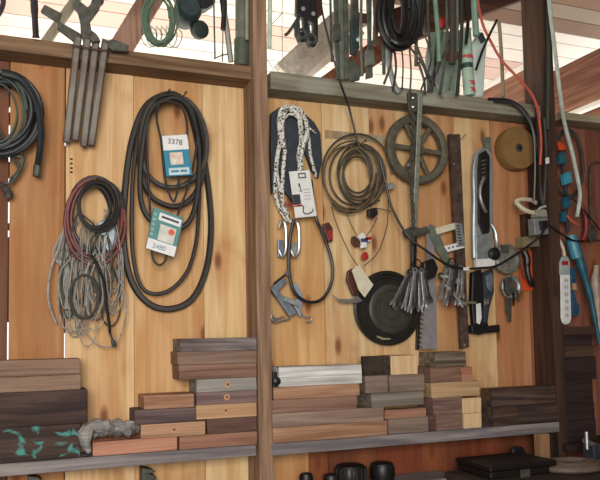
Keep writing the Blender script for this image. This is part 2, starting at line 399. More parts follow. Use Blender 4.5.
# ------------------------------------------------------------------ shelves and wooden blocks
DB = .128
shelfw = wood('shelf_wood', (150, 142, 140), (112, 106, 108), axis=0, fine=.5, stain=(92, 92, 104), stain_amt=.55)
zs1, zs0 = zat(130, 454, DB), zat(130, 466, DB)
XL0 = P(-90, 460, DB).x
shelf_l = tag(MB().box((XL0, -.002, zs0), (P(256.3, 450, DST).x, -DB-.004, zs1)).build('shelf_board', shelfw, bevel=.003),
    'long weathered grey shelf board left of the middle post', 'shelf')
zr1, zr0 = zat(420, 432.5, DB), zat(420, 443.5, DB)
shelf_r = tag(MB().box((P(270.8, 440, DST).x, -.002, zr0), (P(561, 428, DB).x-.01, -DB-.004, zr1)).build('shelf_board', shelfw, bevel=.003),
    'weathered grey shelf board between the two posts', 'shelf')
def wd(n, c, dark=None, **k): return wood('block_'+n, c, dark, **k)
WB = dict(
 greybrown=wd('greybrown', (150, 122, 104), (116, 90, 76), stain=(110, 100, 100)),
 palebrown=wd('palebrown', (158, 132, 112), (124, 98, 82)),
 dark=wd('dark', (84, 64, 58), (52, 40, 38), stain=(96, 74, 64), stain_amt=.5),
 tealdark=wd('tealdark', (78, 60, 54), (48, 38, 36), paint=(78, 156, 146)),
 pink=wd('pink', (190, 138, 112), (156, 104, 82), fine=.3),
 orange=wd('orange', (184, 144, 114), (146, 106, 82), stain=(110, 70, 52)),
 slate=wd('slate', (112, 94, 92), (84, 68, 68)),
 brown=wd('brown', (148, 116, 98), (114, 84, 70)),
 grey=wd('grey', (160, 156, 148), (128, 124, 120), fine=.3),
 mauve=wd('mauve', (140, 116, 110), (108, 86, 86), stain=(96, 84, 96)),
 light=wd('light', (196, 158, 122), (166, 124, 92)),
 dkbrown=wd('dkbrown', (112, 84, 74), (86, 62, 56)),
 redbrown=wd('redbrown', (166, 124, 102), (132, 92, 76)),
 topgrey=wd('topgrey', (146, 136, 132), (88, 76, 76), fine=.6),
 white=wd('white', (230, 230, 226), (172, 170, 166), fine=.4, stain=(140, 130, 122), stain_amt=.4),
 pinkgrey=wd('pinkgrey', (160, 136, 122), (132, 108, 96), fine=.3),
 tan=wd('tan', (190, 160, 122), (160, 126, 92), fine=.3),
 palewood=wd('palewood', (222, 192, 150), (210, 176, 132), fine=.15, axis=2),
 enddark=wd('enddark', (70, 58, 50), (46, 38, 34), axis=1),
 greygreen=wd('greygreen', (140, 132, 120), (100, 94, 86), axis=0, fine=.6),
 greyend=wd('greyend', (142, 124, 110), (112, 94, 84)),
 stripe=wd('stripe', (150, 136, 116), (84, 72, 62), fine=.7),
 purple=wd('purple', (144, 114, 102), (108, 84, 78), fine=.6),
 beam=wd('beam', (98, 80, 68), (58, 46, 44), stain=(140, 100, 70), stain_amt=.4),
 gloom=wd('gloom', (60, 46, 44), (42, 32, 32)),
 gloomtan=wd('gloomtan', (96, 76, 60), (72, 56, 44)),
)
PLACED = []
def block(x0, y0, x1, y1, key, label, group, d=DB, deep=.124, floor_z=None, name='wood_block', screw=None, tol=.02, pym=None):
    """front face from pixel corners; y0/y1 are the heights at the middle of the block"""
    xm = (x0+x1)/2
    a, b = P(x0, (y0+y1)/2, d).x, P(x1, (y0+y1)/2, d).x
    zt, zb = zat(xm, y0, d), zat(xm, y1, d)
    yb = -max(.003, d-deep)
    sup = floor_z
    for (pa, pb, pz, pyb, pyf) in PLACED:
        if min(b, pb)-max(a, pa) > .004 and abs(pz-zb) < tol: sup = max(sup or -9, pz) if (sup is None or abs(pz-zb) < abs(sup-zb) or pz > sup) else sup
    if sup is not None and abs(sup-zb) < .03: zb = sup + .0004
    jit = lambda: R.uniform(-.0012, .0012)
    mb = MB().box((a, yb, zb), (b, -d+R.uniform(0, .006), zt))
    for v in mb.v: v.x += jit(); v.y += jit()*1.5
    o = mb.build(name, WB[key], bevel=R.uniform(.0015, .0035)); tag(o, label, 'wood block', group)
    PLACED.append((a, b, zt, yb, -d))
    if screw:
        c = P(screw[0], screw[1], d); c.y = o.location.y - 0; 
        yf = min(v.y for v in mb.v)
        ring = MB().lathe((c.x, yf+.002, c.z), (0, -1, 0), [(.011, 0), (.0105, .003)], 14).build('pale_ring', plain('raw_wood', (206, 150, 104), .8), o, True)
        MB().lathe((c.x, yf-.0005, c.z), (0, -1, 0), [(.0045, 0), (.0045, .0025), (.002, .003)], 10).build('screw_head', iron, o, True)
    return o
GL = 'offcut blocks stacked on the left shelf'; GR = 'offcut blocks stacked on the middle shelf'
fl, fr = zs1, zr1
block(-80, 428.5, 80.5, 461, 'tealdark', 'dark beam flaked with teal paint at the left end of the shelf', GL, floor_z=fl)
block(-80, 393, 88, 427.5, 'dark', 'big dark brown beam lying on the teal flaked beam', GL)
block(-60, 377, 81, 391.5, 'palebrown', 'pale brown board lying directly on the big dark beam', GL)
block(-60, 360.5, 80.5, 376, 'greybrown', 'grey brown board topmost of the stack at the left edge', GL)
block(93, 439.5, 177.5, 451.5, 'pink', 'pinkish short board on the shelf below the grey driftwood', GL, floor_z=fl)
block(180, 434, 257, 445.5, 'redbrown', 'reddish brown board on the shelf touching the middle post', GL, floor_z=fl)
block(141, 423, 205.5, 436, 'orange', 'orange brown board with a screw, lying on the pinkish board', GL, screw=(174, 429.5))
block(207.5, 418, 257, 431, 'dkbrown', 'dark brown short board resting on the reddish brown board by the post', GL)
block(135, 409, 196, 422, 'slate', 'dark slate brown board resting on the orange board with a screw', GL)
block(196.5, 404, 257, 418, 'light', 'light honey board with a ringed screw beside the middle post', GL, screw=(226, 410.5))
block(144, 395, 195, 408, 'orange', 'orange brown split board on top of the dark slate board', GL)
block(196.5, 391.5, 257, 403.5, 'mauve', 'mauve grey board with a ringed screw above the light honey board', GL, screw=(227, 397))
block(197, 378.5, 257, 390.5, 'grey', 'pale grey painted board with a small screw by the post', GL, screw=(228, 384.5))
block(179.5, 364, 257, 377.5, 'brown', 'brown board overhanging left, just above the pale grey board', GL)
block(178, 351, 257, 363.5, 'greybrown', 'brown board second from the top of the stack left of the post', GL)
block(180.5, 338, 257, 350, 'topgrey', 'streaky dark and grey board topmost of the stack left of the post', GL)
# right bay
block(272, 424.5, 388, 435.5, 'orange', 'long orange board lying on the shelf right of the middle post', GR, floor_z=fr)
block(272, 410.5, 384, 423.5, 'pinkgrey', 'long pinkish grey board on top of the long orange board', GR)
block(272.5, 398, 357, 410, 'brown', 'brown board on the long pinkish grey board by the post', GR)
block(274, 385.5, 360, 397.5, 'orange', 'orange brown board directly under the two white boards', GR)
block(279, 376, 363, 385, 'white', 'lower of the two white painted boards by the middle post', GR)
block(279, 366, 362, 374.8, 'white', 'upper of the two white painted boards by the middle post', GR)
block(389, 418, 429, 430.5, 'greyend', 'grey brown block on the shelf at the end of the long orange board', GR, floor_z=fr)
block(385, 409, 427, 417.5, 'redbrown', 'thin reddish block on top of the grey brown block', GR, deep=.05)
block(372, 392, 424.5, 408.5, 'greygreen', 'rough grey green block over the thin reddish block', GR)
block(366, 375.5, 388.5, 391.5, 'greyend', 'small brown end block on the rough grey green block', GR, deep=.04)
block(390, 374.5, 425, 391.5, 'greyend', 'grey end block with a nail hole under the pale block', GR)
block(364, 356, 390.5, 374.5, 'enddark', 'blackish brown end block beside the pale end block', GR, deep=.03)
block(391, 355.5, 418, 373.5, 'palewood', 'pale yellow end block just under the black disc', GR)
block(437, 414, 463, 430, 'purple', 'striped purple brown block on the shelf beside the pale cubes', GR, floor_z=fr)
block(464, 413.5, 482, 428, 'palewood', 'pale cube standing on the shelf, lower of two', GR, floor_z=fr)
block(434, 397.5, 462.5, 413.5, 'purple', 'purple brown grained block above the striped shelf block', GR)
block(463, 398, 482, 413, 'palewood', 'pale cube stacked on the lower pale cube', GR)
block(432, 382, 480, 397, 'tan', 'wide tan block lying across the purple block and pale cube', GR)
block(431, 367, 461.5, 381.5, 'brown', 'brown block under the grey striped block', GR)
block(462.5, 367, 473, 381.5, 'pink', 'small pink upright block beside the brown block', GR)
block(436, 352, 467, 366.5, 'stripe', 'grey striped end block topmost under the saw blade', GR)
block(494, 405, 560, 424.5, 'beam', 'dark worn beam lying on the shelf by the right post', GR, deep=.08, floor_z=fr)
block(493, 387.5, 559, 404, 'beam', 'dark worn beam topmost of the pair by the right post', GR, deep=.08)
# driftwood on the pinkish board
mb = MB()
ring = []
for i in range(15):
    t = i/14; x = 84+55*t; cyy = 430+(-3*t)+1.5*math.sin(i*1.9)
    ring.append((P(x, cyy, .09+.012*math.sin(i*1.3)), mpp(x, 430)*(8.5+2.2*math.sin(i*2.3+1))*(1 if 0 < i < 14 else .55)))
mb.tube([p for p, _ in ring], [r*.9 for _, r in ring], 9)
mb.tube([P(88, 428, .12), P(85, 434, .128), P(86, 444, .13), P(89, 452, .13)], [.018, .024, .017, .009], 9)
for v in mb.v: v += V((R.uniform(-.004, .004), R.uniform(-.004, .004), R.uniform(-.004, .004)))
dw = mb.build('driftwood', wood('driftw', (166, 162, 158), (104, 102, 104), axis=0, fine=.7), smooth=False)
tag(dw, 'rough grey driftwood stick lying beside the teal flaked beam', 'driftwood')
# stack right of the right post
GG = 'dark blocks beyond the right post'
zb = zat(578, 442, .12)
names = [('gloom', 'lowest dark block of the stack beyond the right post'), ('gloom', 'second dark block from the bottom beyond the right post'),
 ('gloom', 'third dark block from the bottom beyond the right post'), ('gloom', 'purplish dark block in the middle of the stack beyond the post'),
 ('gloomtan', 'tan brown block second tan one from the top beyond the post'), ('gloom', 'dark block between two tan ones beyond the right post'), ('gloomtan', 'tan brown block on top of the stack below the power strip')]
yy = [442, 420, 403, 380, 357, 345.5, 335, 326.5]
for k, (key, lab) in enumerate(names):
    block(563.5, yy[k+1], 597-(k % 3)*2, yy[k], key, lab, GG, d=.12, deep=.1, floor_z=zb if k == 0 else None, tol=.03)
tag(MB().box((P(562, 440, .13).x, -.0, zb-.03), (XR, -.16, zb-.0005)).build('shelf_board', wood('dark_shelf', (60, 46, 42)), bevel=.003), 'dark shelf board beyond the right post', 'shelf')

# ================================================================== things hanging on the wall, left bay
YA = V((0, -1, 0))
def rag(l, s): return [(x+R.uniform(-s, s), y+R.uniform(-s, s), *q) for x, y, *q in l]
def cpart(name, lst, r, mat, parent, d=.03, closed=False, n=7, seg=6, sq=None):
    return cable(lst, r, d, closed, n, seg, sq).build(name, mat, parent, True)
def rpx(k, x=300, y=200, d=.04): return k*mpp(x, y, d)

# --- black hose coil at the left edge
RR = random.Random(3)
t = tag(MB().tube(coil_pts(0, 113, 36, 38, .03, 10, 6, .05, RR), .0082, 8).build('hose_coil', hosec, None, True), 'coil of black rubber hose hanging at the left edge of the wall', 'hose')
t = thing('hose', 'black hose end with a metal tip hanging from the left edge coil', 'hose', P(38, 150, .06))
cpart('hose_length', [(2, 73, .1), (22, 80, .105), (36, 102, .105), (41, 128, .1), (40, 150, .085), (37.5, 166, .06)], .011, hosec, t)
cpart('tip', [(37.5, 165, .06), (36.5, 176.5, .06)], .0125, iron, t, n=10)
RR = random.Random(8)
tag(MB().tube(coil_pts(-2, 112, 25, 34, .07, 4, 6,   .02, RR), .0032, 6).build('cord_coil', plain('dull_green', (66, 80, 70), .5), None, True), 'thin green cord coiled in front of the black hose coil', 'cord')
t = thing('cable_bundle', 'thin grey cables sagging below the left edge hose to a dark clump', 'cable', P(6, 190, .06))
for k in range(4):
    cpart('cable', [(-14+k*3, 120, .05), (2+k*4, 148+k*4, .055), (24-k*2, 152+k*6, .06), (20-k*3, 172+k*2, .055), (9, 186, .05), (5+k, 195, .05)], .0032, (rubber2, greenc, rubber2, iron)[k], t)
cpart('clump', [(0, 183, .05), (5, 188, .055), (9, 193, .05), (8, 198, .045)], [.008]*6+[.012]*6+[.014]*6+[.008], rubber2, t)
nail(2, 80, .06, 'nail that carries the hose coil at the left edge')

# --- four flat steel bars over the left nailer
GB_ = 'flat steel bars hooked over the left nailer'
bars = [((78, 34), (66.5, 143), 'with a slab head leaning left'), ((87.5, 36), (75, 141), 'under the forked dark head'),
        ((96, 38), (83.5, 147), 'third along from the left edge'), ((105.5, 40), (91, 146), 'with a short head pointing right')]
heads = [[(40.5, 11), (44.5, 4), (62, 13), (60, 21.5), (80.5, 33), (82, 41), (74, 41), (57, 28), (58, 22)],
         [(72.5, 6), (78, 12), (80.5, 22), (81, 34), (84, 42), (91, 42), (92.5, 34), (90, 22), (99.5, 9), (103, -2), (95, -2), (88, 7), (83, 3), (76, -2)],
         [(92, 30), (97, 34), (101, 41), (92, 42), (89.5, 38)],
         [(102, 38), (109, 40), (112, 38.5), (129, 45), (128.5, 51.5), (112, 50), (108, 46), (102, 46)]]
for k, ((a, b, s), hd) in enumerate(zip(bars, heads)):
    t = thing('steel_bar', 'flat grey steel bar on the left nailer ' + s, 'steel bar', P(*b, .07), GB_)
    MB().beam(P(a[0], a[1]+2, .135), P(b[0], b[1], .05), YA, mpp(85, 90, .1)*7.3, .014).build('bar', barsteel, t, bevel=.005)
    MB().plate(hd, (.122, .122, .1395, .122)[k], .016).build('head', iron, t, bevel=.003)
tag(cable([(70, 45, .148), (80, 46.5, .152), (95, 49, .152), (110, 50.5, .148)], .0022).build('wire', rust, None, True), 'rusty wire strapped across the four steel bars', 'wire')

# --- black drive belts
GBELT = 'black drive belts hung in the left bay'
belts = [
 ([(168, 94), (146, 106), (132, 140), (125, 190), (123.5, 240), (131, 280), (148, 303), (170, 309), (192, 299), (206, 270), (211, 230), (208.5, 190), (202.5, 150), (194, 118), (182, 99)], .0112, .022, rubber, 'thick outermost black drive belt reaching lowest in the left bay'),
 ([(167, 96), (144, 115), (134.5, 160), (131.5, 210), (133, 255), (140, 284), (152, 293.5), (170, 290), (187, 272), (195.5, 245), (198.5, 215), (199.5, 180), (196, 140), (185, 105)], .0068, .04, rubber, 'ribbed thinner black belt just inside the outermost belt'),
 ([(169, 97), (152, 104), (143, 125), (141, 150), (146, 172), (160, 185), (178, 187), (194, 178), (205, 160), (206, 135), (198, 112), (185, 100)], .0092, .062, rubber2, 'short grey black belt looping around the upper blue sleeve'),
 ([(166, 96), (147, 108), (140, 140), (141, 172), (150, 195), (166, 205), (180, 205.5), (194, 195), (203, 172), (204, 140), (194, 108), (182, 98)], .0095, .05, rubber, 'black belt whose loop ends between the two sleeves'),
 ([(168, 99), (150, 112), (142, 150), (140, 190), (145, 213), (158, 225), (176, 229), (190, 220), (197, 195), (199, 150), (192, 115), (182, 101)], .009, .076, rubber, 'black belt whose loop ends behind the lower green sleeve'),
 ([(170, 95), (155, 101), (147, 130), (149, 190), (152, 240), (153, 258), (159, 265), (165, 261), (168, 250), (176, 220), (190, 180), (197, 140), (193, 112), (184, 99)], .0042, .082, rubber, 'narrow belt threaded through the lower green sleeve'),
 ([(160, 103), (157, 120), (161, 140), (165, 178), (172, 200), (176, 197), (181, 170), (187, 140), (186, 118), (178, 104)], .004, .09, rubber, 'narrowest belt threaded through the upper blue sleeve'),
]
for pts, r, d, mt, lab in belts:
    tag(MB().tube(spl(pp(pts, d), 6, True), r, 6, True).build('drive_belt', mt, None, True), lab, 'belt', GBELT)
for k, (nx, ny) in enumerate([(164, 99), (180, 101)]):
    nail(nx, ny, .1, ('left', 'right')[k]+' of two nails carrying the black drive belts')
# sleeves
def rect_on(q, u0, v0, u1, v1):
    """sub-rectangle of the quad q (pixel corners tl tr br bl) in its own 0..1 frame"""
    f = lambda u, v: tuple((q[0][i]*(1-u)+q[1][i]*u)*(1-v)+(q[3][i]*(1-u)+q[2][i]*u)*v for i in (0, 1))
    return [f(u0, v0), f(u1, v0), f(u1, v1), f(u0, v1)]
def text_on(name, s, q, d, mat, parent, size_px, ang=0):
    cu = bpy.data.curves.new(name, 'FONT'); cu.body = s; cu.size = mpp(*q, d)*size_px; cu.extrude = .0004; cu.align_x = 'CENTER'; cu.align_y = 'CENTER'
    o0 = bpy.data.objects.new(name, cu); COL.objects.link(o0)
    bpy.context.view_layer.update()
    me = bpy.data.meshes.new_from_object(o0.evaluated_get(bpy.context.evaluated_depsgraph_get()))
    bpy.data.objects.remove(o0)
    o = bpy.data.objects.new(name, me); COL.objects.link(o); me.materials.clear(); me.materials.append(mat)
    c = P(*q, d); o.rotation_euler = (math.pi/2, 0, 0)
    o.matrix_world = Matrix.Translation(c) @ Matrix.Rotation(math.radians(ang), 4, 'Y') @ Matrix.Rotation(math.pi/2, 4, 'X')
    mw = o.matrix_world.copy(); o.parent = parent; o.location = c-WP[parent.name]
    return o
q1 = [(162, 136), (187, 134.5), (192.5, 175), (166.5, 176.5)]
t = thing('belt_sleeve', 'blue and white cardboard sleeve around the upper drive belt', 'belt sleeve', P(177, 156, .1), 'cardboard sleeves on the drive belts')
MB().plate(q1, .093, .013).build('sleeve', cardteal, t, bevel=.001)
dS = .1062
MB().plate(rect_on(q1, .0, 0, 1, .36), dS, .0006).build('white_panel', white, t)
MB().plate(rect_on(q1, .22, .42, .72, .72), dS, .0006).build('picture', plain('pic', (222, 214, 208), .6, 0, .15, 60, (206, 170, 150)), t)
MB().plate(rect_on(q1, .12, .8, .9, .97), dS, .0006).build('white_strip', plain('stripw', (206, 222, 226), .6), t)
text_on('number', '3378', (175, 142), dS+.001, ink, t, 7.5, 2)
for k, (u0, u1) in enumerate([(.2, .5), (.56, .82)]): MB().plate(rect_on(q1, u0, .86, u1, .91), dS+.0007, .0005).build('print', cardteal, t)
q2 = [(154, 207), (184, 218), (174, 257), (146, 248)]
t = thing('belt_sleeve', 'green and white cardboard sleeve hanging tilted on the lower belt', 'belt sleeve', P(165, 232, .1), 'cardboard sleeves on the drive belts')
MB().plate(q2, .088, .014).build('sleeve', cardteal2, t, bevel=.001)
dS = .1022
MB().plate(rect_on(q2, .22, .07, .95, .25), dS, .0006).build('white_strip', white, t)
MB().plate(rect_on(q2, .32, .33, .86, .72), dS, .0006).build('picture', plain('picw', (216, 214, 206), .6), t)
MB().lathe(P(171.5, 232.5, dS), YA, [(.011, 0), (.011, .0008)], 14).build('red_spot', plain('red_spot', (226, 98, 66), .6), t)
MB().plate(rect_on(q2, .0, .74, 1, 1), dS, .0006).build('white_panel', white, t)
text_on('number', '3480', (159, 247.5), dS+.001, plain('inkblue', (110, 134, 150), .6), t, 7, 14)
for k in range(5): MB().plate(rect_on(q2, .04, .12+.12*k, .14, .18+.12*k), dS, .0005).build('print', plain('printpale', (150, 176, 170), .6), t)
MB().plate(rect_on(q2, .3, .13, .88, .18), dS+.0007, .0005).build('print', ink, t)

# --- red hose, black cord and grey wire tangle
RR = random.Random(21)
tag(MB().tube(coil_pts(96, 221, 28, 41, .045, 3, 4, .02, RR), .0058, 8).build('hose_coil', redhose, None, True), 'dark red hose looped above the grey wire tangle', 'hose')
RR = random.Random(22)
tag(MB().tube(coil_pts(92, 216, 25, 37, .025, 4, 6, .02, RR), .0058, 8).build('cord_coil', black, None, True), 'black cord coiled behind the dark red hose', 'cord')
RR = random.Random(23)
tag(MB().tube(coil_pts(98, 206, 19, 24, .07, 5, 5, .02, RR), .0045, 7).build('cord_coil', rubber, None, True), 'small black cord coil inside the dark red hose loop', 'cord')
t = thing('wire_tangle', 'tangle of grey wires hanging below the dark red hose', 'wire tangle', P(90, 340, .04))
RR = random.Random(5)
for k in range(40):
    x0 = RR.uniform(66, 116); y0 = RR.uniform(205, 262); L = RR.uniform(45, 92); w_ = RR.uniform(5, 17)*RR.choice((-1, 1))
    y1 = min(y0+L, 346)
    d = RR.uniform(.02, .06)
    pts = [(x0, y0, d), (x0-w_*.7+RR.uniform(-4, 4), y0+L*.4, d+.01), (x0-w_*.4, y1-8, d), (x0+w_*.3, y1, d), (x0+w_*.9, y1-14, d), (x0+w_*.7+RR.uniform(-4, 4), y0+L*.35, d+.01), (x0+3, y0+5, d)]
    pts = [(min(max(x, 60), 127), y, q) for x, y, q in pts]
    cpart('wire', pts, RR.choice((.0018, .0024, .003)), RR.choice((greywire, greywire, greywire, iron, galv, strapm)), t, n=5)
cpart('wire', [(66, 218, .03), (60, 245, .035), (52, 265, .04), (48, 290, .045), (50, 308, .04), (56.5, 324, .03)], .0038, greywire, t)
for k in range(8):
    x = 60+k*1.6; cpart('wire', [(70+k, 222, .03), (x-2, 240, .03), (x-7+k*.6, 256, .035), (62+k, 268, .04), (66+k*.8, 292, .035), (64+k*2, 318, .03)], .0022, (greywire, galv)[k % 2], t, n=5)
cpart('wire', [(76, 300, .06), (80, 322, .06), (92, 340, .05), (104, 347, .045), (116, 342, .045), (124, 325, .05), (126, 300, .05), (116, 270, .05)], .0024, greywire, t, n=5)
RR = random.Random(6)
tag(MB().tube(coil_pts(84.5, 297, 13.5, 21, .065, 3, 2, .01, RR), .0038, 7).build('cable_coil', rubber2, None, True), 'small dark oval cable loop in front of the grey wire tangle', 'cable')
t = thing('extension_lead', 'black cord with a metal tip hanging down past the grey wire tangle', 'cord', P(113, 345, .07))
cpart('cord', [(91, 255, .075), (99, 268, .085), (104, 284, .085), (106.5, 305, .08), (109, 322, .075), (110, 333, .07)], .0052, black, t)
cpart('tip', [(110, 333, .07), (113, 341, .066), (115, 347, .062)], [.004]*6+[.008]*6+[.005], iron, t)
t = thing('chain', 'short black chain hanging beside the grey wire tangle', 'chain', P(122, 287, .04))
for k in range(6): MB().torus(P(122, 273+k*2.6, .04), (1, 0, 0) if k % 2 else YA, .0062, .0024, 10, 6, .8).build('link', black, t, True)
t = thing('metal_clamp', 'pale metal clamp shining inside the dark red hose loop', 'clamp', P(104, 228, .06))
MB().plate([(97, 222), (112, 219), (114, 228), (104, 236), (97, 231)], .045, .02).build('jaw', galv, t, bevel=.003)
MB().plate([(104, 232), (115, 225), (117, 246), (109, 252), (103, 246)], .04, .016).build('handle', bluegrey, t, bevel=.003)
nail(92, 184, .09, 'nail that carries the dark red hose loop')

# ================================================================== right bay
# navy webbing and mottled rope
t = tag(MB().plate([(271, 113), (281, 106), (292, 107), (304, 112), (315, 122), (321, 133), (322.5, 160), (319, 178), (312, 170), (305, 150), (296, 205), (284, 190), (280, 170), (272, 195), (270.5, 150)], .006, .022).build('webbing', navy, None, bevel=.006),
    'dark navy folded webbing hanging behind the mottled rope', 'webbing')
t = thing('rope_hank', 'black and white mottled rope hanging in strands by the middle post', 'rope', P(297, 108, .06))
for pts, r in [
 ([(300, 117), (291, 107.5), (282, 109), (279, 121), (280, 140), (277, 158), (275.5, 180), (276, 197), (281, 211), (288, 221)], .0085),
 ([(297, 111), (288, 108), (283, 118), (282, 132), (284, 148)], .0085),
 ([(291, 109), (297, 111), (300, 122), (301, 138), (299, 152), (300, 166), (300, 178)], .0105),
 ([(292, 106.5), (301, 111), (306, 122), (307, 132), (303, 146), (301, 158), (302, 175)], .0085),
 ([(284, 119), (291, 114), (299, 119), (303, 128)], .005),
 ([(298, 108), (306, 120), (309, 140), (310, 152), (313, 166), (316, 177)], .006),
 ([(285, 150), (283, 172), (282, 194), (284, 206), (289, 218)], .0075),
 ([(279, 150), (277, 172), (281, 195), (285, 212), (292, 224)], .006)]:
    cpart('strand', [(x, y, .045+.02*math.sin(x*.7+y*.1)) for x, y in pts], r, rope_m, t)
cpart('strand', [(305, 125, .05), (311, 129.5, .05), (316, 133, .045)], .004, rope_m, t)
t = thing('steel_hooks', 'pair of long bright steel hooks below the mottled rope', 'hook', P(288, 240, .05))
for (x, dx) in ((282.5, 3.6), (295, 4.2)):
    c = [(x-dx, 228), (x-dx*.3, 221), (x+dx*.7, 224), (x+dx, 236), (x+dx*.9, 250), (x, 256.5), (x-dx, 250)]
    cpart('hook', c, .0052, steel, t, .05)
MB().plate([(278, 240), (284, 240), (284, 257), (278, 257)], .02, .01).build('tab', bluegrey, t, bevel=.002)
MB().plate([(290, 243), (299, 243), (299, 255), (291, 255)], .02, .01).build('tab', galv, t, bevel=.002)
cpart('red_cord', [(283, 205, .07), (292, 204.5, .085), (302, 205, .086)], .002, redc, t)
q = [(289, 171.5), (309.5, 170), (317, 216), (295.5, 218)]
t = thing('tag', 'white printed card tag hanging in front of the mottled rope', 'tag', P(303, 195, .08))
MB().plate(q, .078, .004).build('card', white, t, bevel=.001)
dS = .0822
mb = MB()
for a in ((.42, .05, .78, .075), (.42, .14, .78, .165), (.42, .05, .47, .165), (.73, .05, .78, .165)): mb.plate(rect_on(q, *a), dS, .0006)
mb.build('print_frame', ink, t)
for a in ((.36, .27, .44, .35), (.40, .36, .46, .4), (.36, .42, .5, .445)): MB().plate(rect_on(q, *a), dS, .0006).build('print', ink, t)
MB().plate(rect_on(q, .0, .5, .36, .71), dS, .0006).build('print_block', ink, t)
MB().plate(rect_on(q, .0, .74, .44, .765), dS, .0006).build('red_line', redc, t)
cpart('print_arc', [(303.5, 206, .0825), (303.5, 212, .0825), (307, 214, .0825), (312, 212, .0825), (313, 209, .0825)], .0022, ink, t)
for k in range(4): MB().plate(rect_on(q, .55, .4+.07*k, .85, .415+.07*k), dS, .0005).build('print', plain('inkpale', (170, 172, 176), .6), t)
tag(cable([(294, 219, .075), (290.5, 236, .07), (289, 256, .065), (289.5, 276, .06), (295, 293, .06), (308, 302, .06), (322, 299, .06), (331, 284, .06), (332.5, 266, .06), (328, 248, .06), (321, 230, .065), (315, 214, .07), (311, 180, .05)], .0062).build('cord_loop', black, None, True), 'single black cord looping below the white tag', 'cord')
t = thing('clamp', 'blue grey metal clamp hanging by the middle post inside the cord loop', 'clamp', P(290, 298, .05))
MB().plate([(270.5, 288), (283, 278), (288, 281), (279, 291), (298, 313), (290, 317)], .025, .022).build('frame', bluegrey, t, bevel=.003)
MB().plate([(291, 284), (297, 283), (303, 296), (301, 318), (294, 306), (298, 298)], .02, .016).build('jaw', plain('pale_blue_metal', (168, 178, 196), .4, .35, .2), t, bevel=.002)
MB().plate([(286, 296), (300, 303), (299, 307), (284, 301)], .04, .012).build('bar', galv, t, bevel=.002)
cpart('screw', [(274, 284, .05), (281, 278, .05), (288, 273, .05)], .004, black, t)
MB().torus(P(288.5, 272.5, .055), YA, .009, .0045, 16, 8).build('ring', steel, t, True)
cpart('wire_hook', [(299, 310, .03), (305, 317, .03), (311, 317, .03), (311, 321, .03), (306, 322, .03)], .003, galv, t)
cpart('wire_hook', [(284, 316, .03), (276, 319, .03), (271.5, 315, .03), (274, 322, .03), (284, 320, .03), (290, 319, .03)], .004, steel, t)
# olive and tan cords
RR = random.Random(31)
t = thing('cord_coil', 'olive grey extension cord coil with a dark plug beside the wheel', 'cord', P(355, 180, .05), 'cord coils left of the iron wheel')
MB().tube(coil_pts(361, 174, 20.5, 27, .03, 5, 8, .03, RR), .0042, 7).build('coil', olive, t, True)
MB().tube(coil_pts(352, 178, 27, 31, .025, 2, 10, .02, RR), .0038, 7).build('coil', rubber2, t, True)
cpart('cord', [(332, 203, .05), (338, 210, .05), (350, 213, .05), (362, 208, .05), (380, 200, .055)], .0034, olive, t)
MB().plate([(369, 209), (377, 207), (378.5, 214), (374, 218), (368.5, 216)], .04, .022).build('plug', black, t, bevel=.003)
cpart('end', [(376, 208, .05), (386, 210, .05), (391, 211, .05)], .002, iron, t)
MB().plate([(385, 184), (393, 182), (396, 187), (390, 190), (386, 189)], .05, .012).build('clip', galv, t, bevel=.002)
RR = random.Random(32)
tag(MB().tube(coil_pts(350, 177, 25.5, 32, .045, 2, 6, .02, RR), .0036, 7).build('cord_coil', tanc, None, True), 'tan brown cord coiled together with the olive extension cord', 'cord', 'cord coils left of the iron wheel')
nail(358, 145, .07, 'nail that carries the olive and tan cord coils')
tag(cable([(318, -22, .13), (322, 10, .13), (330, 45, .135), (339, 78, .13), (349, 108, .09), (357, 140, .07), (362, 150, .07)], .0038).build('hanging_cable', black, None, True), 'thin black cable dropping from the rafters to the olive cord coil', 'cable')
t = thing('paper_tag', 'cream paper tag hanging on long strings above the black disc', 'tag', P(362, 280, .09))
MB().plate([(352, 270.5), (358.5, 263.5), (373.5, 285), (365, 297.5), (359, 290)], .088, .005).build('tag_card', cream, t, bevel=.001)
cpart('string', [(331, 206, .05), (338, 228, .06), (350, 254, .08), (358, 266, .095)], .0018, olive, t, n=5)
cpart('string', [(388, 195, .05), (387, 225, .06), (378, 252, .08), (364, 266, .095)], .0018, olive, t, n=5)
t = thing('hanging_clip', 'small white and red clip hanging on strings under the cord coil', 'clip', P(363, 241, .05))
MB().plate([(357, 236), (363, 232), (366.5, 236), (365, 239), (371, 238), (371.5, 240.5), (367, 242), (367.5, 247), (361, 248.5), (362, 241)], .04, .016).build('clip_body', white, t, bevel=.003)
MB().plate([(361, 238.5), (368, 238), (368, 242), (362, 242)], .058, .004).build('band', plain('blue', (60, 64, 120), .5), t)
MB().plate([(366, 237), (372, 236.5), (371.5, 239.5), (366, 240)], .058, .004).build('red_end', redc, t)
MB().plate([(353, 236), (358, 236), (362, 246), (356, 247), (352, 242)], .02, .016).build('wood_end', brownbr, t, bevel=.003)
cpart('string', [(346, 212, .05), (351, 224, .055), (357, 236, .058)], .0016, olive, t, n=5)
cpart('string', [(377, 218, .05), (372, 228, .055), (366, 236, .058)], .0016, olive, t, n=5)
tag(MB().plate([(363.5, 253), (367, 251.5), (369, 256), (367.5, 259.5), (363, 260), (362, 257)], .03, .014).build('red_clip', redc, None, bevel=.003), 'small red plastic clip just above the cream tag', 'clip')
t = thing('knife', 'small knife with a brown handle hanging left of the black disc', 'knife', P(352, 290, .05))
MB().plate([(348, 271), (353, 268), (357, 281), (357, 296), (353, 295), (347, 280)], .035, .016).build('handle', brownbr, t, bevel=.004)
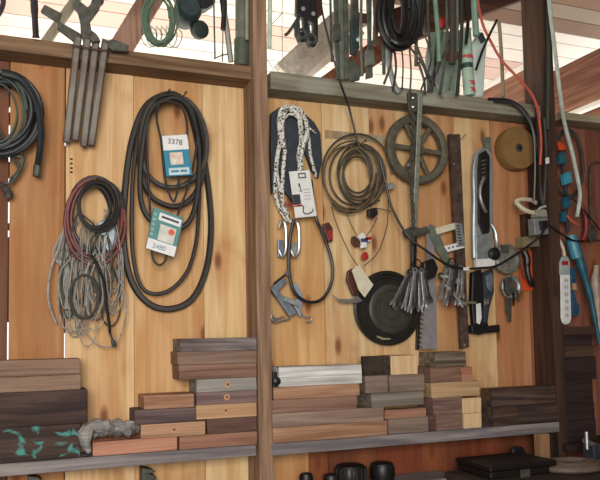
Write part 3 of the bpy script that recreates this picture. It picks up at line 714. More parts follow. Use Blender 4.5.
MB().plate([(331, 294), (339, 299), (350, 299), (358, 296), (363, 301), (357, 303), (340, 302.5)], .045, .004).build('blade', steel, t, bevel=.001)
t = thing('pliers', 'small dark red handled pliers at the lower left of the cord coil', 'pliers', P(328, 232, .04))
MB().plate([(323, 224), (329, 222), (333, 228), (333, 241), (329, 242), (326, 233)], .025, .014).build('grip', brownbr, t, bevel=.003)
MB().plate([(328, 231), (332.5, 230), (333, 239), (329.5, 240)], .04, .004).build('red_grip', redc, t, bevel=.001)

# iron wheel
cx, cyy = 416, 150; wc = P(cx, cyy, .045); Ry = mpp(cx, cyy, .05)*32.0
t = thing('flywheel', 'grey green cast iron wheel with spokes hanging under the grey nailer', 'wheel', wc)
MB().lathe(wc, YA, [(Ry-.022, 0), (Ry-.022, .022), (Ry-.015, .026), (Ry+.003, .026), (Ry+.01, .018), (Ry+.01, -.004), (Ry-.022, -.004), (Ry-.022, 0)], 48, cap=False).build('rim', greeniron, t, True)
for k in range(6):
    a = math.radians(60*k-4); dr = V((math.cos(a), 0, math.sin(a)))
    MB().beam(wc+dr*.02+YA*.008, wc+dr*(Ry-.016)+YA*.008, YA, .019, .012).build('spoke', greeniron, t, bevel=.004)
MB().lathe(wc, YA, [(.03, -.006), (.03, .018), (.024, .028), (.014, .028), (.012, .02)], 24).build('hub', greeniron, t, True)
nail(416, 118, .08, 'nail that carries the cast iron wheel')
# rod and chain in front of the wheel
t = thing('hinge_strap', 'long grey metal strap hanging from the nailer across the iron wheel', 'strap', P(417, 160, .11))
MB().beam(P(420.5, 92, .128), P(414, 236, .06), YA, mpp(417, 160, .1)*5, .008).build('bar', plain('pale_strap', (150, 156, 142), .45, .35, .35, 40), t, bevel=.002)
MB().plate([(408, 92), (417, 93), (417.5, 112), (409, 111)], .105, .012).build('bracket', iron, t, bevel=.002)
for y in (98, 107): MB().lathe(P(413, y, .117), YA, [(.006, 0), (.006, .004), (.003, .006)], 10).build('bolt', steel, t, True)
t = thing('chain', 'dark link chain hanging from the nailer in front of the iron wheel', 'chain', P(412, 240, .09))
for k in range(34):
    y = 112+k*4.2; x = 412+1.2*math.sin(k*.3)
    MB().torus(P(x, y, .115-.0012*k), (1, 0, 0) if k % 2 else YA, .0105, .0036, 12, 6, .62, up=(1, 0, 0) if not k % 2 else (0, 1, 0)).build('link', iron, t, True)
MB().lathe(P(408, 165, .1), YA, [(.006, 0), (.006, .004)], 10).build('bright_pin', steel, t, True)
# black disc
c = P(388, 308, .03); Rd = mpp(388, 308, .03)*37.5
t = thing('pulley_disc', 'large black round disc with ring grooves leaning on the wall', 'disc', c)
MB().lathe(c, YA, [(Rd*.97, -.012), (Rd, -.006), (Rd, .002), (Rd*.96, .006), (Rd*.9, .006), (Rd*.88, .002), (Rd*.8, .002), (Rd*.78, .005), (.01, .005)], 56).build('disc', rubberdisc, t, True)
c2 = P(391, 309, .034)
MB().lathe(c2, YA, [(Rd*.66, -.001), (Rd*.66, .006), (Rd*.62, .009), (Rd*.5, .009), (Rd*.48, .004), (Rd*.3, .004), (Rd*.28, .007), (Rd*.12, .007)], 48).build('inner_ring', plain('disc_grey', (62, 61, 54), .45, 0, .3, 20), t, True)
MB().lathe(P(395.5, 308, .05), YA, [(.013, -.014), (.013, .004), (.007, .004), (.006, .0)], 20).build('hub', iron, t, True)
MB().plate([(377, 335.5), (384, 337.8), (390, 338), (390.5, 339.5), (383, 340), (377, 337.5)], .0385, .002).build('painted_highlight', plain('disc_highlight', (170, 164, 128), .4, .3), t)  # pale crescent is a highlight painted onto the black disc

# wrenches
dsteel = plain('dark_steel', (112, 114, 114), .35, .85, .4, 60)  # darker copy of the steel, standing in for uneven reflections
GW = 'open end wrenches hung in two bunches'
def wrench(p0, p1, d, w_, lab, mat=steel, head=1.45):
    a, b = P(*p0, d), P(*p1, d+.012); t = thing('wrench', lab, 'wrench', b, GW)
    MB().beam(a, b, YA, w_, .006).build('shank', mat, t, bevel=.0015)
    ax = (b-a).normalized(); sd = ax.cross(YA).normalized()
    hw = w_*head/2*1.15
    pts = [b-ax*.004-sd*w_*.5, b+ax*.006-sd*hw, b+ax*.020-sd*hw, b+ax*.026-sd*hw*.62, b+ax*.014-sd*hw*.35, b+ax*.012+sd*hw*.2, b+ax*.024+sd*hw*.5, b+ax*.021+sd*hw, b+ax*.006+sd*hw, b-ax*.004+sd*w_*.5]
    MB().prism([p-YA*.004 for p in pts], YA*.008).build('jaw', mat, t, bevel=.001)
    MB().torus(a, YA, w_*.75, w_*.3, 14, 6).build('ring_end', mat, t, True)
    return t
ends = [(394, 301), (400, 299), (404.5, 304), (410, 307), (415.5, 303.5), (420, 306), (424.5, 301), (429, 297)]
labs = ['leftmost wrench of the fanned bunch over the black disc', 'second wrench from the left in the fanned bunch', 'third wrench from the left in the fanned bunch', 'fourth wrench from the left in the fanned bunch',
        'fifth wrench from the left in the fanned bunch', 'sixth wrench from the left in the fanned bunch', 'seventh wrench from the left in the fanned bunch', 'rightmost wrench of the fanned bunch by the saw blade']
for k, (e, l) in enumerate(zip(ends, labs)):
    wrench((408.5+2.2*k, 270+abs(k-4)*.8), e, .075+.006*((k*3) % 5), .0125+.0015*((k*2) % 3), l, (steel, dsteel)[k % 3 == 1])
st = [(447, 268), (452, 266), (456, 267), (460, 268), (463, 270), (441, 276), (458, 281), (446, 284)]
en = [(441, 294), (446, 300), (451.5, 296), (457, 300), (462, 293), (449, 277), (443, 287), (461, 302)]
labs = ['leftmost hanging wrench of the jumbled bunch by the angle iron', 'second hanging wrench in the jumbled bunch by the angle iron', 'middle wrench of the jumbled bunch by the angle iron',
        'fourth hanging wrench in the jumbled bunch by the angle iron', 'rightmost wrench of the jumbled bunch by the angle iron', 'wrench lying crosswise at the top of the jumbled bunch',
        'wrench lying slanted across the middle of the jumbled bunch', 'wrench slanting to the bottom right of the jumbled bunch']
for k, (s_, e, l) in enumerate(zip(st, en, labs)):
    wrench(s_, e, .075+.007*((k*2) % 5), .012+.0012*(k % 3), l, (steel, dsteel)[k % 3 == 2])
for (x, y, lab) in ((417, 264, 'dark wire ring holding the fanned wrench bunch'), (452, 263, 'dark wire ring holding the jumbled wrench bunch')):
    tag(MB().torus(P(x, y, .08), YA, .018, .0028, 20, 6).build('wire_ring', black, None, True), lab, 'ring')
t = thing('hammer', 'dark handled tool hanging above the fanned wrenches', 'tool', P(414, 255, .05))
MB().beam(P(414, 230, .06), P(413, 276, .055), YA, .022, .018).build('handle', black, t, bevel=.005)
MB().plate([(405, 230), (413, 226), (420, 228), (428, 226), (431, 232), (420, 236), (408, 237)], .04, .03).build('head', iron, t, bevel=.004)
MB().plate([(424, 262), (434, 258), (439, 268), (436, 277), (428, 280), (424, 274)], .045, .03).build('strap_knot', black, t, bevel=.006)
# saw
n = 12; tooth = []
for k in range(n):
    y = 349-k*4.6; x = 420+.25*k; tooth += [(x-1.6, y), (x+2.6, y-1.2)]
t = thing('hand_saw', 'pale grey toothed saw blade hanging between the wrench bunches', 'saw', P(429, 350, .03))
MB().plate([(437, 349.5)]+tooth+[(426.5, 262), (426, 226), (433, 224), (436, 290)], .026, .004).build('blade', bladem, t)
MB().plate([(416, 280), (421, 278), (423, 302), (420.5, 320), (419.5, 350), (416.5, 350), (417.5, 318)], .006, .012).build('back_bar', black, t, bevel=.002)
# angle iron
t = thing('angle_iron', 'rusty flat iron bar standing slanted right of the wheel', 'iron bar', P(463, 350, .02))
MB().prism([P(447, 135, .014), P(459, 134.5, .014), P(468, 347, .014), P(459, 349, .014)], (0, -.01, 0)).build('bar', rust, t, bevel=.002)
MB().prism([P(447, 135, .0235), P(449, 135, .0235), P(461, 349, .0235), P(459, 349, .0235)], (0, -.022, 0)).build('flange', rust, t, bevel=.001)
for (x, y) in ((453, 164), (463.5, 345)): MB().lathe(P(x, y, .024), YA, [(.006, 0), (.006, .004), (.003, .006)], 10).build('bolt', plain('bolt_tan', (190, 160, 130), .5, .3), t, True)
cable([(457, 137, .024), (461, 139, .024), (466, 134, .02)], .0012).build('wire', rust, t, True)
t = thing('try_square', 'pale marked steel square hooked over the rusty iron bar', 'square', P(452, 238, .05))
MB().plate([(435.5, 228), (455, 222.5), (456, 229), (437.5, 234.5)], .04, .006).build('upper_arm', cream, t, bevel=.001)
MB().plate([(444, 246), (463, 241.5), (465, 247.5), (448, 252)], .046, .006).build('lower_arm', white, t, bevel=.001)
MB().plate([(455, 222.5), (462, 223.5), (465.5, 246), (458, 247)], .05, .006).build('ruler', galv, t, bevel=.001)
for k in range(7): MB().plate([(456.2+.4*k, 225+3*k), (459.8+.4*k, 225.3+3*k), (459.9+.4*k, 226.6+3*k), (456.3+.4*k, 226.3+3*k)], .0562, .0006).build('mark', ink, t)
for k in range(4): MB().plate([(448+4*k, 247.5-k), (450+4*k, 247-k), (450.3+4*k, 248.4-k), (448.3+4*k, 249-k)], .0522, .0006).build('mark', ink, t)
t = thing('bevel_blade', 'grey green flat blade hanging diagonally above the jumbled wrenches', 'blade', P(441, 245, .05))
MB().plate([(430, 224), (436, 227), (443, 242), (453, 264), (448, 268), (438, 252), (430, 236)], .03, .008).build('blade', greygreen, t, bevel=.002)
tag(MB().beam(P(457, 302, .05), P(476, 303, .05), YA, .012, .01).build('small_bar', plain('olive_bar', (112, 106, 78), .6), None, bevel=.002), 'small olive bar lying across the rusty iron bar', 'bar')
# black cable across to the outlet
tag(cable([(380, 160, .07), (386, 185, .07), (392, 208, .075), (408, 236, .11), (428, 252, .125), (446, 264, .125), (462, 268.5, .125), (480, 268, .14), (496, 266, .14), (512, 257, .14), (528, 246, .12), (540, 236, .15), (545, 228, .172)], .0048).build('power_cable', black, None, True),
    'black cable sagging from the cord coil to the grey outlet box', 'cable')
tag(MB().plate([(463.5, 267.5), (470, 267), (470.5, 270), (464, 270.5)], .13, .004).build('cable_label', white, None, bevel=.001), 'small white label wrapped on the sagging black cable', 'label')
# silver tool
t = thing('bolt_cutter', 'long silver framed tool with black core and chrome levers', 'tool', P(485, 205, .05))
o = [(474, 166), (475, 154), (480, 148.5), (487, 148), (492, 153), (493.5, 165), (493.5, 230), (492, 256), (478, 258), (475, 230)]
MB().plate(o, .012, .018).build('body', plain('pale_tool', (176, 184, 184), .4, .45, .3, 25), t, bevel=.005)
MB().plate([(478.5, 168), (480, 154), (486, 150), (490, 156), (490, 232), (484, 236), (479, 222)], .03, .012).build('core', black, t, bevel=.003)
cpart('side_rail', [(474, 258, .04), (473.5, 230, .04), (474, 200, .045), (473.5, 172, .045), (476, 155, .04), (482, 149, .04)], .0075, plain('rail', (186, 196, 198), .35, .5, .25, 25), t)
cpart('lever', [(484, 178, .055), (480.5, 187, .06), (480, 197, .062), (483, 206, .06), (486, 212, .055)], .0075, steel, t)
cpart('lever', [(491, 224, .055), (495, 231, .058), (496.5, 240, .06), (497.5, 247, .055)], .0065, steel, t)
MB().plate([(476, 236), (489, 233), (495, 240), (494, 262), (476, 262)], .03, .02).build('lower_body', galv, t, bevel=.005)
MB().plate([(476.5, 259), (495.5, 258), (495.5, 266.5), (477, 267.5)], .035, .024).build('collar', white, t, bevel=.003)
MB().lathe(P(493.5, 254, .06), YA, [(.022, -.01), (.026, 0), (.026, .012), (.018, .02), (.004, .022)], 24).build('knob', black, t, True)
for k in range(5): MB().plate([(481.5, 160+4*k), (486, 159+4*k), (486, 161+4*k), (481.5, 162+4*k)], .043, .003).build('catch', iron, t)
t = thing('grip_pliers', 'black handled pliers hanging below the silver framed tool', 'pliers', P(485, 333, .05))
MB().plate([(472.5, 272), (482, 269), (484, 292), (482, 326), (474, 330), (471.5, 300)], .02, .024).build('grip', black, t, bevel=.006)
MB().plate([(484, 272), (494, 268), (494.5, 292), (490, 308), (487, 330), (484, 326)], .02, .02).build('grip', navy, t, bevel=.005)
MB().plate([(486, 276), (492, 272), (493.5, 282), (491.5, 292), (487.5, 288)], .041, .005).build('label_plate', bluegrey, t, bevel=.002)
MB().plate([(476.5, 304), (481, 303), (482, 318), (480, 324.5), (477, 323)], .045, .006).build('white_clip', white, t, bevel=.002)
MB().plate([(471.5, 325), (488, 322), (489, 326), (500, 324.5), (500.5, 332), (484, 333.5), (480, 335), (472, 333)], .02, .028).build('foot', black, t, bevel=.004)
MB().plate([(484, 300), (489, 299), (489, 304), (484.5, 305)], .042, .006).build('catch', steel, t, bevel=.001)
# brown wooden disc
c = P(511, 151, .0); Rw = mpp(510, 151, .03)*21
t = thing('grinding_wheel', 'thick brown round disc with a centre hole near the right post', 'disc', c)
MB().lathe(c, YA, [(Rw*.98, .004), (Rw, .01), (Rw, .05), (Rw*.97, .056), (.02, .056), (.016, .053)], 48).build('disc', discwood, t, True)
MB().lathe(c, YA, [(.018, .054), (.018, .0585), (.009, .0585), (.009, .055)], 20).build('hole_ring', iron, t, True)
MB().lathe(c, YA, [(.009, .05), (.009, .059), (.004, .061)], 12).build('bolt', black, t, True)
tag(MB().plate([(485, 137), (491, 136.5), (492, 154), (486, 156)], .004, .02).build('small_plate', greygreen, None, bevel=.003), 'small grey green plate showing between silver tool and brown disc', 'plate')

# outlet box
t = thing('outlet_box', 'grey metal outlet box with plugs beside the right post', 'outlet box', P(540, 225, .09))
MB().plate([(534, 218), (548, 217), (549, 234), (535, 235)], .11, .04).build('box', galv, t, bevel=.003)
MB().plate([(537, 209), (547, 209.5), (548, 217), (536, 217)], .105, .035).build('cover', plain('box_grey', (160, 158, 146), .5, .2), t, bevel=.004)
MB().plate([(541, 221), (548, 220), (548.5, 228), (543, 230)], .15, .018).build('plug', black, t, bevel=.003)
cpart('conduit', [(540, 213, .12), (534, 213, .12), (525, 210, .12), (518.5, 205, .11), (516.5, 201.5, .1), (521, 199.5, .1), (531, 200, .09), (536, 203, .08)], .009, cream, t)
cpart('conduit_arm', [(537, 212, .12), (540, 208, .13), (546, 206, .14)], .006, galv, t)
tag(MB().plate([(523.5, 236.5), (542, 235), (542.5, 246), (524, 247.5)], .01, .05).build('wall_plate', plain('plate_olive', (142, 134, 104), .6), None, bevel=.002), 'olive grey blank plate below the outlet box', 'plate')
tag(MB().plate([(524, 214), (533, 213), (534, 235), (525, 236)], .004, .03).build('wood_cleat', wood('cleat', (84, 60, 46), axis=2), None, bevel=.002), 'dark wood cleat behind the outlet box', 'cleat')
# rings, locks and tools right of the pliers
t = thing('pulley', 'upper round metal pulley hanging right of the black knob', 'pulley', P(506, 259, .05), 'pulleys by the orange card')
c = P(506, 259, .035); r_ = mpp(506, 259, .04)*15
MB().lathe(c, YA, [(r_, -.008), (r_, .012), (r_*.8, .018), (r_*.72, .01), (r_*.3, .012), (r_*.3, .02), (.003, .02)], 32).build('wheel', plain('pulley_metal', (158, 158, 148), .45, .4, .4, 35), t, True)
MB().torus(c+YA*.012, YA, r_*.86, .004, 28, 6).build('rim', galv, t, True)
MB().plate([(502, 245), (510, 245), (509, 252), (503, 252)], .055, .012).build('hanger', iron, t, bevel=.002)
t = thing('pulley', 'lower ring shaped pulley hanging below the other pulley', 'pulley', P(511, 287, .05), 'pulleys by the orange card')
c = P(511, 287, .04)
MB().torus(c, YA, mpp(510, 287, .04)*9.5, .0115, 28, 10).build('ring', galv, t, True)
MB().plate([(506, 279), (512, 276), (515, 290), (510, 296), (506, 290)], .05, .02).build('block', iron, t, bevel=.003)
t = thing('key_bunch', 'dark bunch of keys hanging below the lower pulley', 'keys', P(510, 318, .05))
for k, (x, y, l) in enumerate([(507, 290, 24), (510, 292, 30), (513, 290, 16), (508, 300, 22), (517, 290, 12)]):
    MB().plate([(x-1.4, y), (x+1.6, y), (x+1.2+.4*k, y+l*.6), (x+.9+.4*k, y+l), (x-.6+.4*k, y+l-1), (x-1+.3*k, y+l*.5)], .04+.004*k, .004).build('key', (iron, rust, black)[k % 3], t, bevel=.001)
    if k < 3: MB().torus(P(x, y, .05+.003*k), YA, .009, .003, 14, 6).build('bow', iron, t, True)
t = thing('black_grip', 'black curved handle hanging in front of the orange card', 'handle', P(528, 268, .06))
cpart('handle', [(524, 251, .05), (527, 258, .055), (527.5, 270, .055), (530, 280, .055), (533, 285, .05)], [.014]*10+[.011]*8+[.012]*7, black, t, n=10)
cpart('wire', [(521, 252, .05), (521, 264, .05), (525, 279, .05)], .0035, iron, t)
tag(MB().plate([(520, 255), (536.5, 249), (537, 290), (520, 291.5)], .004, .006).build('orange_card', orange, None, bevel=.001), 'bright orange card on the wall behind the black curved handle', 'card')

# ================================================================== beyond and around the right post
t = thing('power_strip', 'white power strip hanging beside the right post', 'power strip', P(566, 325, .12))
ps = lambda a: [P(x, y, .1) for x, y in a]
body = [(560.5, 274), (570.5, 274), (572, 318), (570.5, 323), (566.5, 325), (562.5, 323), (561, 318)]
MB().plate(body, .105, .028).build('body', white, t, bevel=.005)
MB().plate([(560, 262), (562, 257), (566, 255.5), (569, 257), (570.5, 262), (570.5, 275), (560, 275)], .105, .03).build('head', plain('strip_grey', (168, 180, 182), .5), t, bevel=.005)
MB().plate([(562.5, 261), (568.5, 261), (568.5, 265), (562.5, 265)], .136, .004).build('switch', redc, t, bevel=.001)
for k in range(6):
    t2 = MB().lathe(P(566+.15*k, 280.5+7*k, .1335), YA, [(.011, 0), (.011, .0016), (.009, .0018)], 16).build('outlet', plain('outlet_white', (206, 208, 206), .5), t, True)
    MB().box(P(565+.15*k, 279.5+7*k, .1352), P(565.5+.15*k, 281.5+7*k, .1362)).build('slot', ink, t2)
    MB().box(P(566.7+.15*k, 279.5+7*k, .1352), P(567.2+.15*k, 281.5+7*k, .1362)).build('slot', ink, t2)
cpart('cord', [(564.5, 257, .12), (563, 248, .12), (558, 238, .12), (554, 232, .12), (548, 224, .12)], .0065, cream, t)
tag(cable([(546.5, -25, .2), (550, 10, .2), (556, 60, .2), (561, 100, .2), (565, 125, .16), (572, 152, .14), (578, 180, .14), (580, 196, .14), (577, 217, .13)], .0085).build('white_tube', plain('pale_tube', (196, 206, 196), .5), None, True), 'pale thin tube running down past the right post', 'tube')
tag(cable([(547.5, -25, .15), (548.5, 30, .15), (548.5, 80, .15), (547, 130, .15)], .009).build('green_cable', plain('cable_green', (52, 66, 54), .5), None, True), 'dark green cable fixed along the right post', 'cable')
tag(cable([(476, -10, .14), (482, 22, .14), (492, 44, .15), (503, 62, .16), (520, 80, .18), (532, 95, .185), (537.5, 110, .185), (541, 140, .18), (540, 165, .175)], .0055).build('orange_cable', orangewire, None, True), 'orange cord swinging over the nailer to the right post', 'cord')
t = thing('cable_drop', 'bundle of black cables running down the left side of the right post', 'cable', P(540, 150, .14))
for k, pts in enumerate([[(488, 99, .11), (508, 100, .13), (522, 108, .14), (531, 122, .14), (537, 150, .14), (541, 190, .13), (543, 215, .13)],
    [(494, 101, .12), (512, 103, .14), (524, 113, .15), (533, 132, .15), (535, 165, .14), (534, 200, .12)],
    [(536, 100, .15), (537, 130, .155), (539, 160, .155), (540, 195, .15), (538, 207, .12)],
    [(544, 118, .15), (546, 150, .15), (545, 180, .15), (543, 210, .13)]]):
    cpart('cable', pts, .0055, (black, hosec, black, rubber2)[k], t)
MB().plate([(546, 158), (549, 157), (549.5, 163), (546.5, 164)], .165, .006).build('clip', white, t, bevel=.001)
# belt loop with teal tools hanging beyond the post
tag(cable([(566, 130, .06), (556, 140, .06), (551.5, 158, .06), (553, 180, .06), (562, 192, .06), (574, 195, .06), (582, 180, .06), (582, 155, .06), (576, 136, .06)], .0075, closed=True).build('belt_loop', rubber2, None, True), 'grey black belt loop hanging beyond the right post', 'belt')
t = thing('teal_tool', 'teal blue tool with small blocks hanging inside the grey belt loop', 'tool', P(567, 190, .08))
for k, q_ in enumerate([[(559.5, 153), (566, 151.5), (567, 163), (560, 164.5)], [(563, 174), (571, 171), (573, 182), (565, 185)], [(564, 197), (570, 195), (572, 206), (565, 209)], [(562, 212), (567, 211), (568, 222), (563, 222)]]):
    MB().plate(q_, .06, .022).build('block', (teal, plain('teal_light', (70, 160, 186), .4), teal, teal)[k], t, bevel=.003)
cpart('spine', [(562, 148, .05), (563, 168, .05), (566, 190, .055), (566, 212, .06), (568, 232, .06)], .008, navy, t)
MB().plate([(558, 141), (566, 144), (567, 150), (560, 150)], .05, .014).build('orange_tip', orange, t, bevel=.003)
t = thing('pruning_saw', 'long teal blue handled saw slanting down at the right edge', 'saw', P(585, 300, .11))
cpart('handle', [(572, 240, .11), (577, 252, .11), (584, 275, .11), (591, 300, .11), (596, 325, .11), (600, 345, .11)], [.022]*6+[.019]*6+[.014]*6+[.011]*6+[.009]*7, teal, t, n=10)
cpart('grip', [(571, 236, .11), (573, 246, .115), (577, 258, .12)], .0235, plain('teal_pale', (74, 148, 170), .45), t, n=10)
t = thing('blue_cutter', 'dark blue tool hanging between the power strip and teal saw', 'tool', P(575, 300, .09))
MB().plate([(571, 268), (575.5, 268), (577, 284), (574, 288), (577, 302), (580, 306), (579, 316), (573, 316), (571.5, 295)], .07, .02).build('body', plain('blue_dark', (44, 84, 118), .45), t, bevel=.003)
MB().plate([(573, 283), (576.5, 283), (577, 290), (573.5, 290)], .09, .01).build('peg', plain('raw_peg', (190, 150, 110), .6), t, bevel=.002)
t = thing('red_snips', 'red handled snips hanging right of the teal blocks', 'snips', P(583, 222, .08))
cpart('handle', [(581, 205, .07), (586, 218, .075), (586, 232, .075), (583, 241, .07)], .012, plain('dark_red', (132, 36, 38), .5), t, n=8)
cpart('handle', [(567, 216, .09), (572, 221, .095), (578, 225, .09)], .005, plain('coral', (224, 96, 74), .5), t)
MB().plate([(590, 224), (595, 226), (597, 238), (592, 242), (588, 236)], .05, .016).build('pivot', iron, t, bevel=.003)
tag(cable([(566, 192, .12), (574, 200, .13), (584, 211, .13), (592, 220, .12), (600, 230, .11)], .0035).build('thin_cable', black, None, True), 'thin black cable crossing the pale tube at the right edge', 'cable')
tag(cable([(548, 224, .135), (556, 230, .14), (566, 237, .14), (575, 241, .135), (584, 241, .13)], .0045).build('plug_cable', black, None, True), 'short black plug cable running right from the outlet box', 'cable')
t = thing('wooden_handle', 'dark edged reddish wooden paddle hanging at the right edge', 'paddle', P(596, 200, .04))
pad = [(590.5, 172), (592, 166), (596, 163.5), (601, 164), (605, 170), (606, 240), (592, 240)]
MB().plate(pad, .02, .014).build('blade', wood('paddle', (138, 92, 76), (110, 70, 58), axis=2), t, bevel=.002)
cpart('edge', [(592, 240, .028), (590.5, 200, .028), (590.5, 173, .028), (592.5, 166, .028), (597, 163, .028), (603, 166, .028)], .008, rust, t)
t = thing('smooth_stick', 'off white rounded handle hanging at the right edge below the snips', 'handle', P(597, 300, .08))
cpart('handle', [(596.5, 266, .07), (595, 280, .075), (597, 300, .075), (599, 335, .07)], [.012]*5+[.018]*6+[.014]*8, plain('bone', (188, 168, 150), .5), t, n=10)

# ================================================================== clutter hung from a pole above the nailers
pole = struct(MB().tube([P(-40, -24, .14), P(300, -22, .14), P(640, -16, .14)], .02, 10).build('trim_19', wood('pole', (120, 100, 80), axis=0), None, True))
RR = random.Random(41)
t = thing('wire_coil', 'hank of green garden wire hanging above the left nailer', 'wire', P(160, 24, .14))
MB().tube(coil_pts(159, 20, 13.5, 24, .13, 9, 5, .04, RR, 22), .0035, 6).build('coil', greenc, t, True)
cpart('hanger', [(158, -6, .15), (160, -18, .15), (163, -26, .14), (160, -10, .14)], .003, greenc, t)
RR = random.Random(42)
t = thing('wire_coil', 'loose silver wire loops hanging below the green wire hank', 'wire', P(160, 44, .13))
for k in range(6):
    x = 146+5*k
    cpart('loop', [(x-5, 28, .13), (x-4, 40, .135), (x+2, 47, .14), (x+8, 44+RR.uniform(-3, 3), .14), (x+11, 34, .135), (x+5, 26, .13)], .0018, galv, t, n=5)
t = thing('jug', 'dark teal jug with a flat round lid hanging beside the green wire', 'jug', P(188, 20, .1))
cc_ = P(184, 18, .06); rj = mpp(184, 18, .1)*13
MB().lathe(cc_, YA, [(rj*.5, -.02), (rj*.92, .0), (rj, .03), (rj*.98, .08), (rj*.7, .1), (rj*.5, .1)], 28).build('body', dkteal, t, True)
MB().lathe(P(199.5, 30, .1), V((.25, -1, -.15)), [(rj*.66, -.012), (rj*.68, 0), (rj*.66, .012), (rj*.5, .014)], 24).build('lid', plain('lid_dark', (38, 52, 48), .5), t, True)
cpart('handle', [(176, 8, .1), (180, -4, .11), (190, -6, .11), (194, 6, .1)], .008, black, t)
t = thing('black_clamp', 'black clamp body hanging behind the teal jug', 'clamp', P(196, 2, .12))
MB().plate([(188, -14), (214, -14), (216, 2), (207, 8), (196, 9), (190, 4)], .08, .05).build('body', black, t, bevel=.005)
t = thing('thin_rods', 'pair of thin dark rods with a hook hanging left of the grey pipe', 'rod', P(216, 60, .12))
cpart('rod', [(213.5, -26, .13), (214, 10, .13), (215, 58, .12)], .003, iron, t)
cpart('rod', [(222.5, -26, .13), (223, 20, .13), (222.5, 62, .12)], .0022, iron, t)
cpart('hook', [(214, 59, .12), (220, 56, .12), (228, 54, .12)], .0022, black, t)
tag(cable([(219, -26, .14), (222, -2, .14), (226, 22, .14), (231, 62, .125)], .010).build('leaning_rod', plain('pale_rod', (148, 150, 140), .5, .2), None, True), 'pale grey rod leaning against the grey pipe by the middle post', 'rod')
tag(cable([(223, -26, .15), (224, 10, .15), (223, 30, .15)], [.012]*7+[.009]*6, .0).build('dark_strap', black, None, True), 'short black strap hanging left of the pale leaning rod', 'strap')
t = thing('grey_pipe', 'thick grey green pipe standing on the left nailer by the post', 'pipe', P(241, 66, .1))
cpart('pipe', [(242, -30, .06), (242, 20, .06), (242, 66.5, .06)], .0245, greygreen, t, n=16)
cpart('sleeve', [(241.5, 40, .06), (241.5, 66.5, .06)], .0275, plain('pipe_dark', (84, 94, 78), .5), t, n=16)
cpart('rib', [(247, -30, .105), (247, 40, .105)], .006, plain('pipe_pale', (150, 154, 138), .5), t)
tag(cable([(270, -24, .13), (270, 10, .13), (269.5, 48, .13)], .008).build('mint_tube', plain('mint_tube', (200, 216, 196), .5), None, True), 'pale mint tube hanging just right of the middle post', 'tube')
t = thing('hanging_wires', 'thin grey wires hanging right of the pale mint tube', 'wire', P(283, 60, .12))
for pts in ([(283, -26), (282, 20), (283, 70)], [(270, 26), (276, 20), (283, 12)], [(266, 58), (270, 64), (277, 76)]): cpart('wire', pts, .0014, galv, t, .12, n=5)
t = thing('dark_hook', 'small dark hook hanging between the thin wires and black clamps', 'hook', P(290, 30, .12))
cpart('hook', [(298, 18, .12), (293, 26, .12), (288, 33, .12), (285, 35, .12)], .006, iron, t)
# black clamps
for k, (x, y0, y1, lab) in enumerate([(302, -20, 42, 'black spring clamp hanging left of the thin black cable'), (312, -20, 47, 'longer black spring clamp with a round jaw by the thin black cable')]):
    t = thing('spring_clamp', lab, 'clamp', P(x, y1, .13), 'black clamps right of the middle post')
    MB().plate([(x-4.5, y0), (x+3, y0), (x+6.5, y1-26), (x+6.5, y1-6), (x+3, y1), (x-2, y1-.5), (x-5, y1-8), (x-1.5, y1-10), (x+2, y1-12), (x+1.5, y1-24), (x-5.5, y1-28)], .11, .026).build('jaw', black, t, bevel=.004)
    MB().torus(P(x, y1-8, .135), YA, .016, .006, 20, 8).build('spring', iron, t, True)
    MB().plate([(x-7, y1-22), (x-2, y1-24), (x-1, y1-8), (x-6.5, y1-6)], .12, .016).build('arm', dkteal, t, bevel=.003)
    MB().lathe(P(x+1, y1-33, .138), YA, [(.008, 0), (.008, .005), (.003, .006)], 12).build('rivet', galv, t, True)
tag(MB().plate([(310, -16), (322, -16), (323, 14), (318, 18), (313, 8)], .08, .02).build('brown_flap', brownbr, None, bevel=.003), 'brown leather flap hanging behind the black spring clamps', 'flap')
# straps
def strap(lst, w_, mat, lab, name='hanging_strap', d=.12, th=.35, grp='straps and ropes hung above the grey nailer'):
    a = spl(pp(lst, d), 6); mb = MB(); mb.tube(a, w_/2, 8, squash=None)
    return tag(mb.build(name, mat, None, True), lab, 'strap', grp)
t = thing('tie_down_strap', 'wide grey green tie down strap hanging first right of the black cable', 'strap', P(338, 80, .12))
for k, (x0, x1, x2, c_) in enumerate([(335, 336.5, 338, strapm), (339.5, 341, 342, greygreen), (344.5, 346, 346, strapm)]):
    MB().prism([P(x0-2.6, -24, .12+.01*k), P(x0+2.2, -24, .12+.01*k), P(x1+2.4, 40, .12+.01*k), P(x2+2.4, 80, .108+.01*k), P(x2-2, 80, .108+.01*k), P(x1-2.4, 40, .12+.01*k)], (0, -.008, 0)).build('web', c_, t, bevel=.002)
MB().plate([(333.5, 24), (341, 23), (341.5, 40), (334, 41)], .134, .014).build('buckle', iron, t, bevel=.003)
t = thing('ratchet_strap', 'dark ratchet strap with a shiny end hanging beside the tie down strap', 'strap', P(354, 52, .13))
MB().prism([P(350.5, -24, .13), P(356.5, -24, .13), P(358, 30, .13), P(356.5, 54, .12), P(351, 54, .12), P(349.5, 26, .13)], (0, -.014, 0)).build('web', iron, t, bevel=.003)
MB().plate([(351, 18), (358, 17), (360, 48), (356, 55), (351, 53)], .14, .018).build('ratchet', dkteal, t, bevel=.004)
MB().lathe(P(357.5, 40, .16), YA, [(.007, 0), (.007, .006), (.002, .008)], 12).build('bright_end', plain('bright_mint', (196, 226, 216), .3), t, True)
MB().plate([(347, 62), (354, 60), (361, 68), (360, 80), (352, 81), (350, 72)], .105, .014).build('hook_plate', strapm, t, bevel=.003)
t = thing('tie_down_strap', 'pale strap hanging between the dark ratchet strap and the black coil', 'strap', P(368, 80, .12))
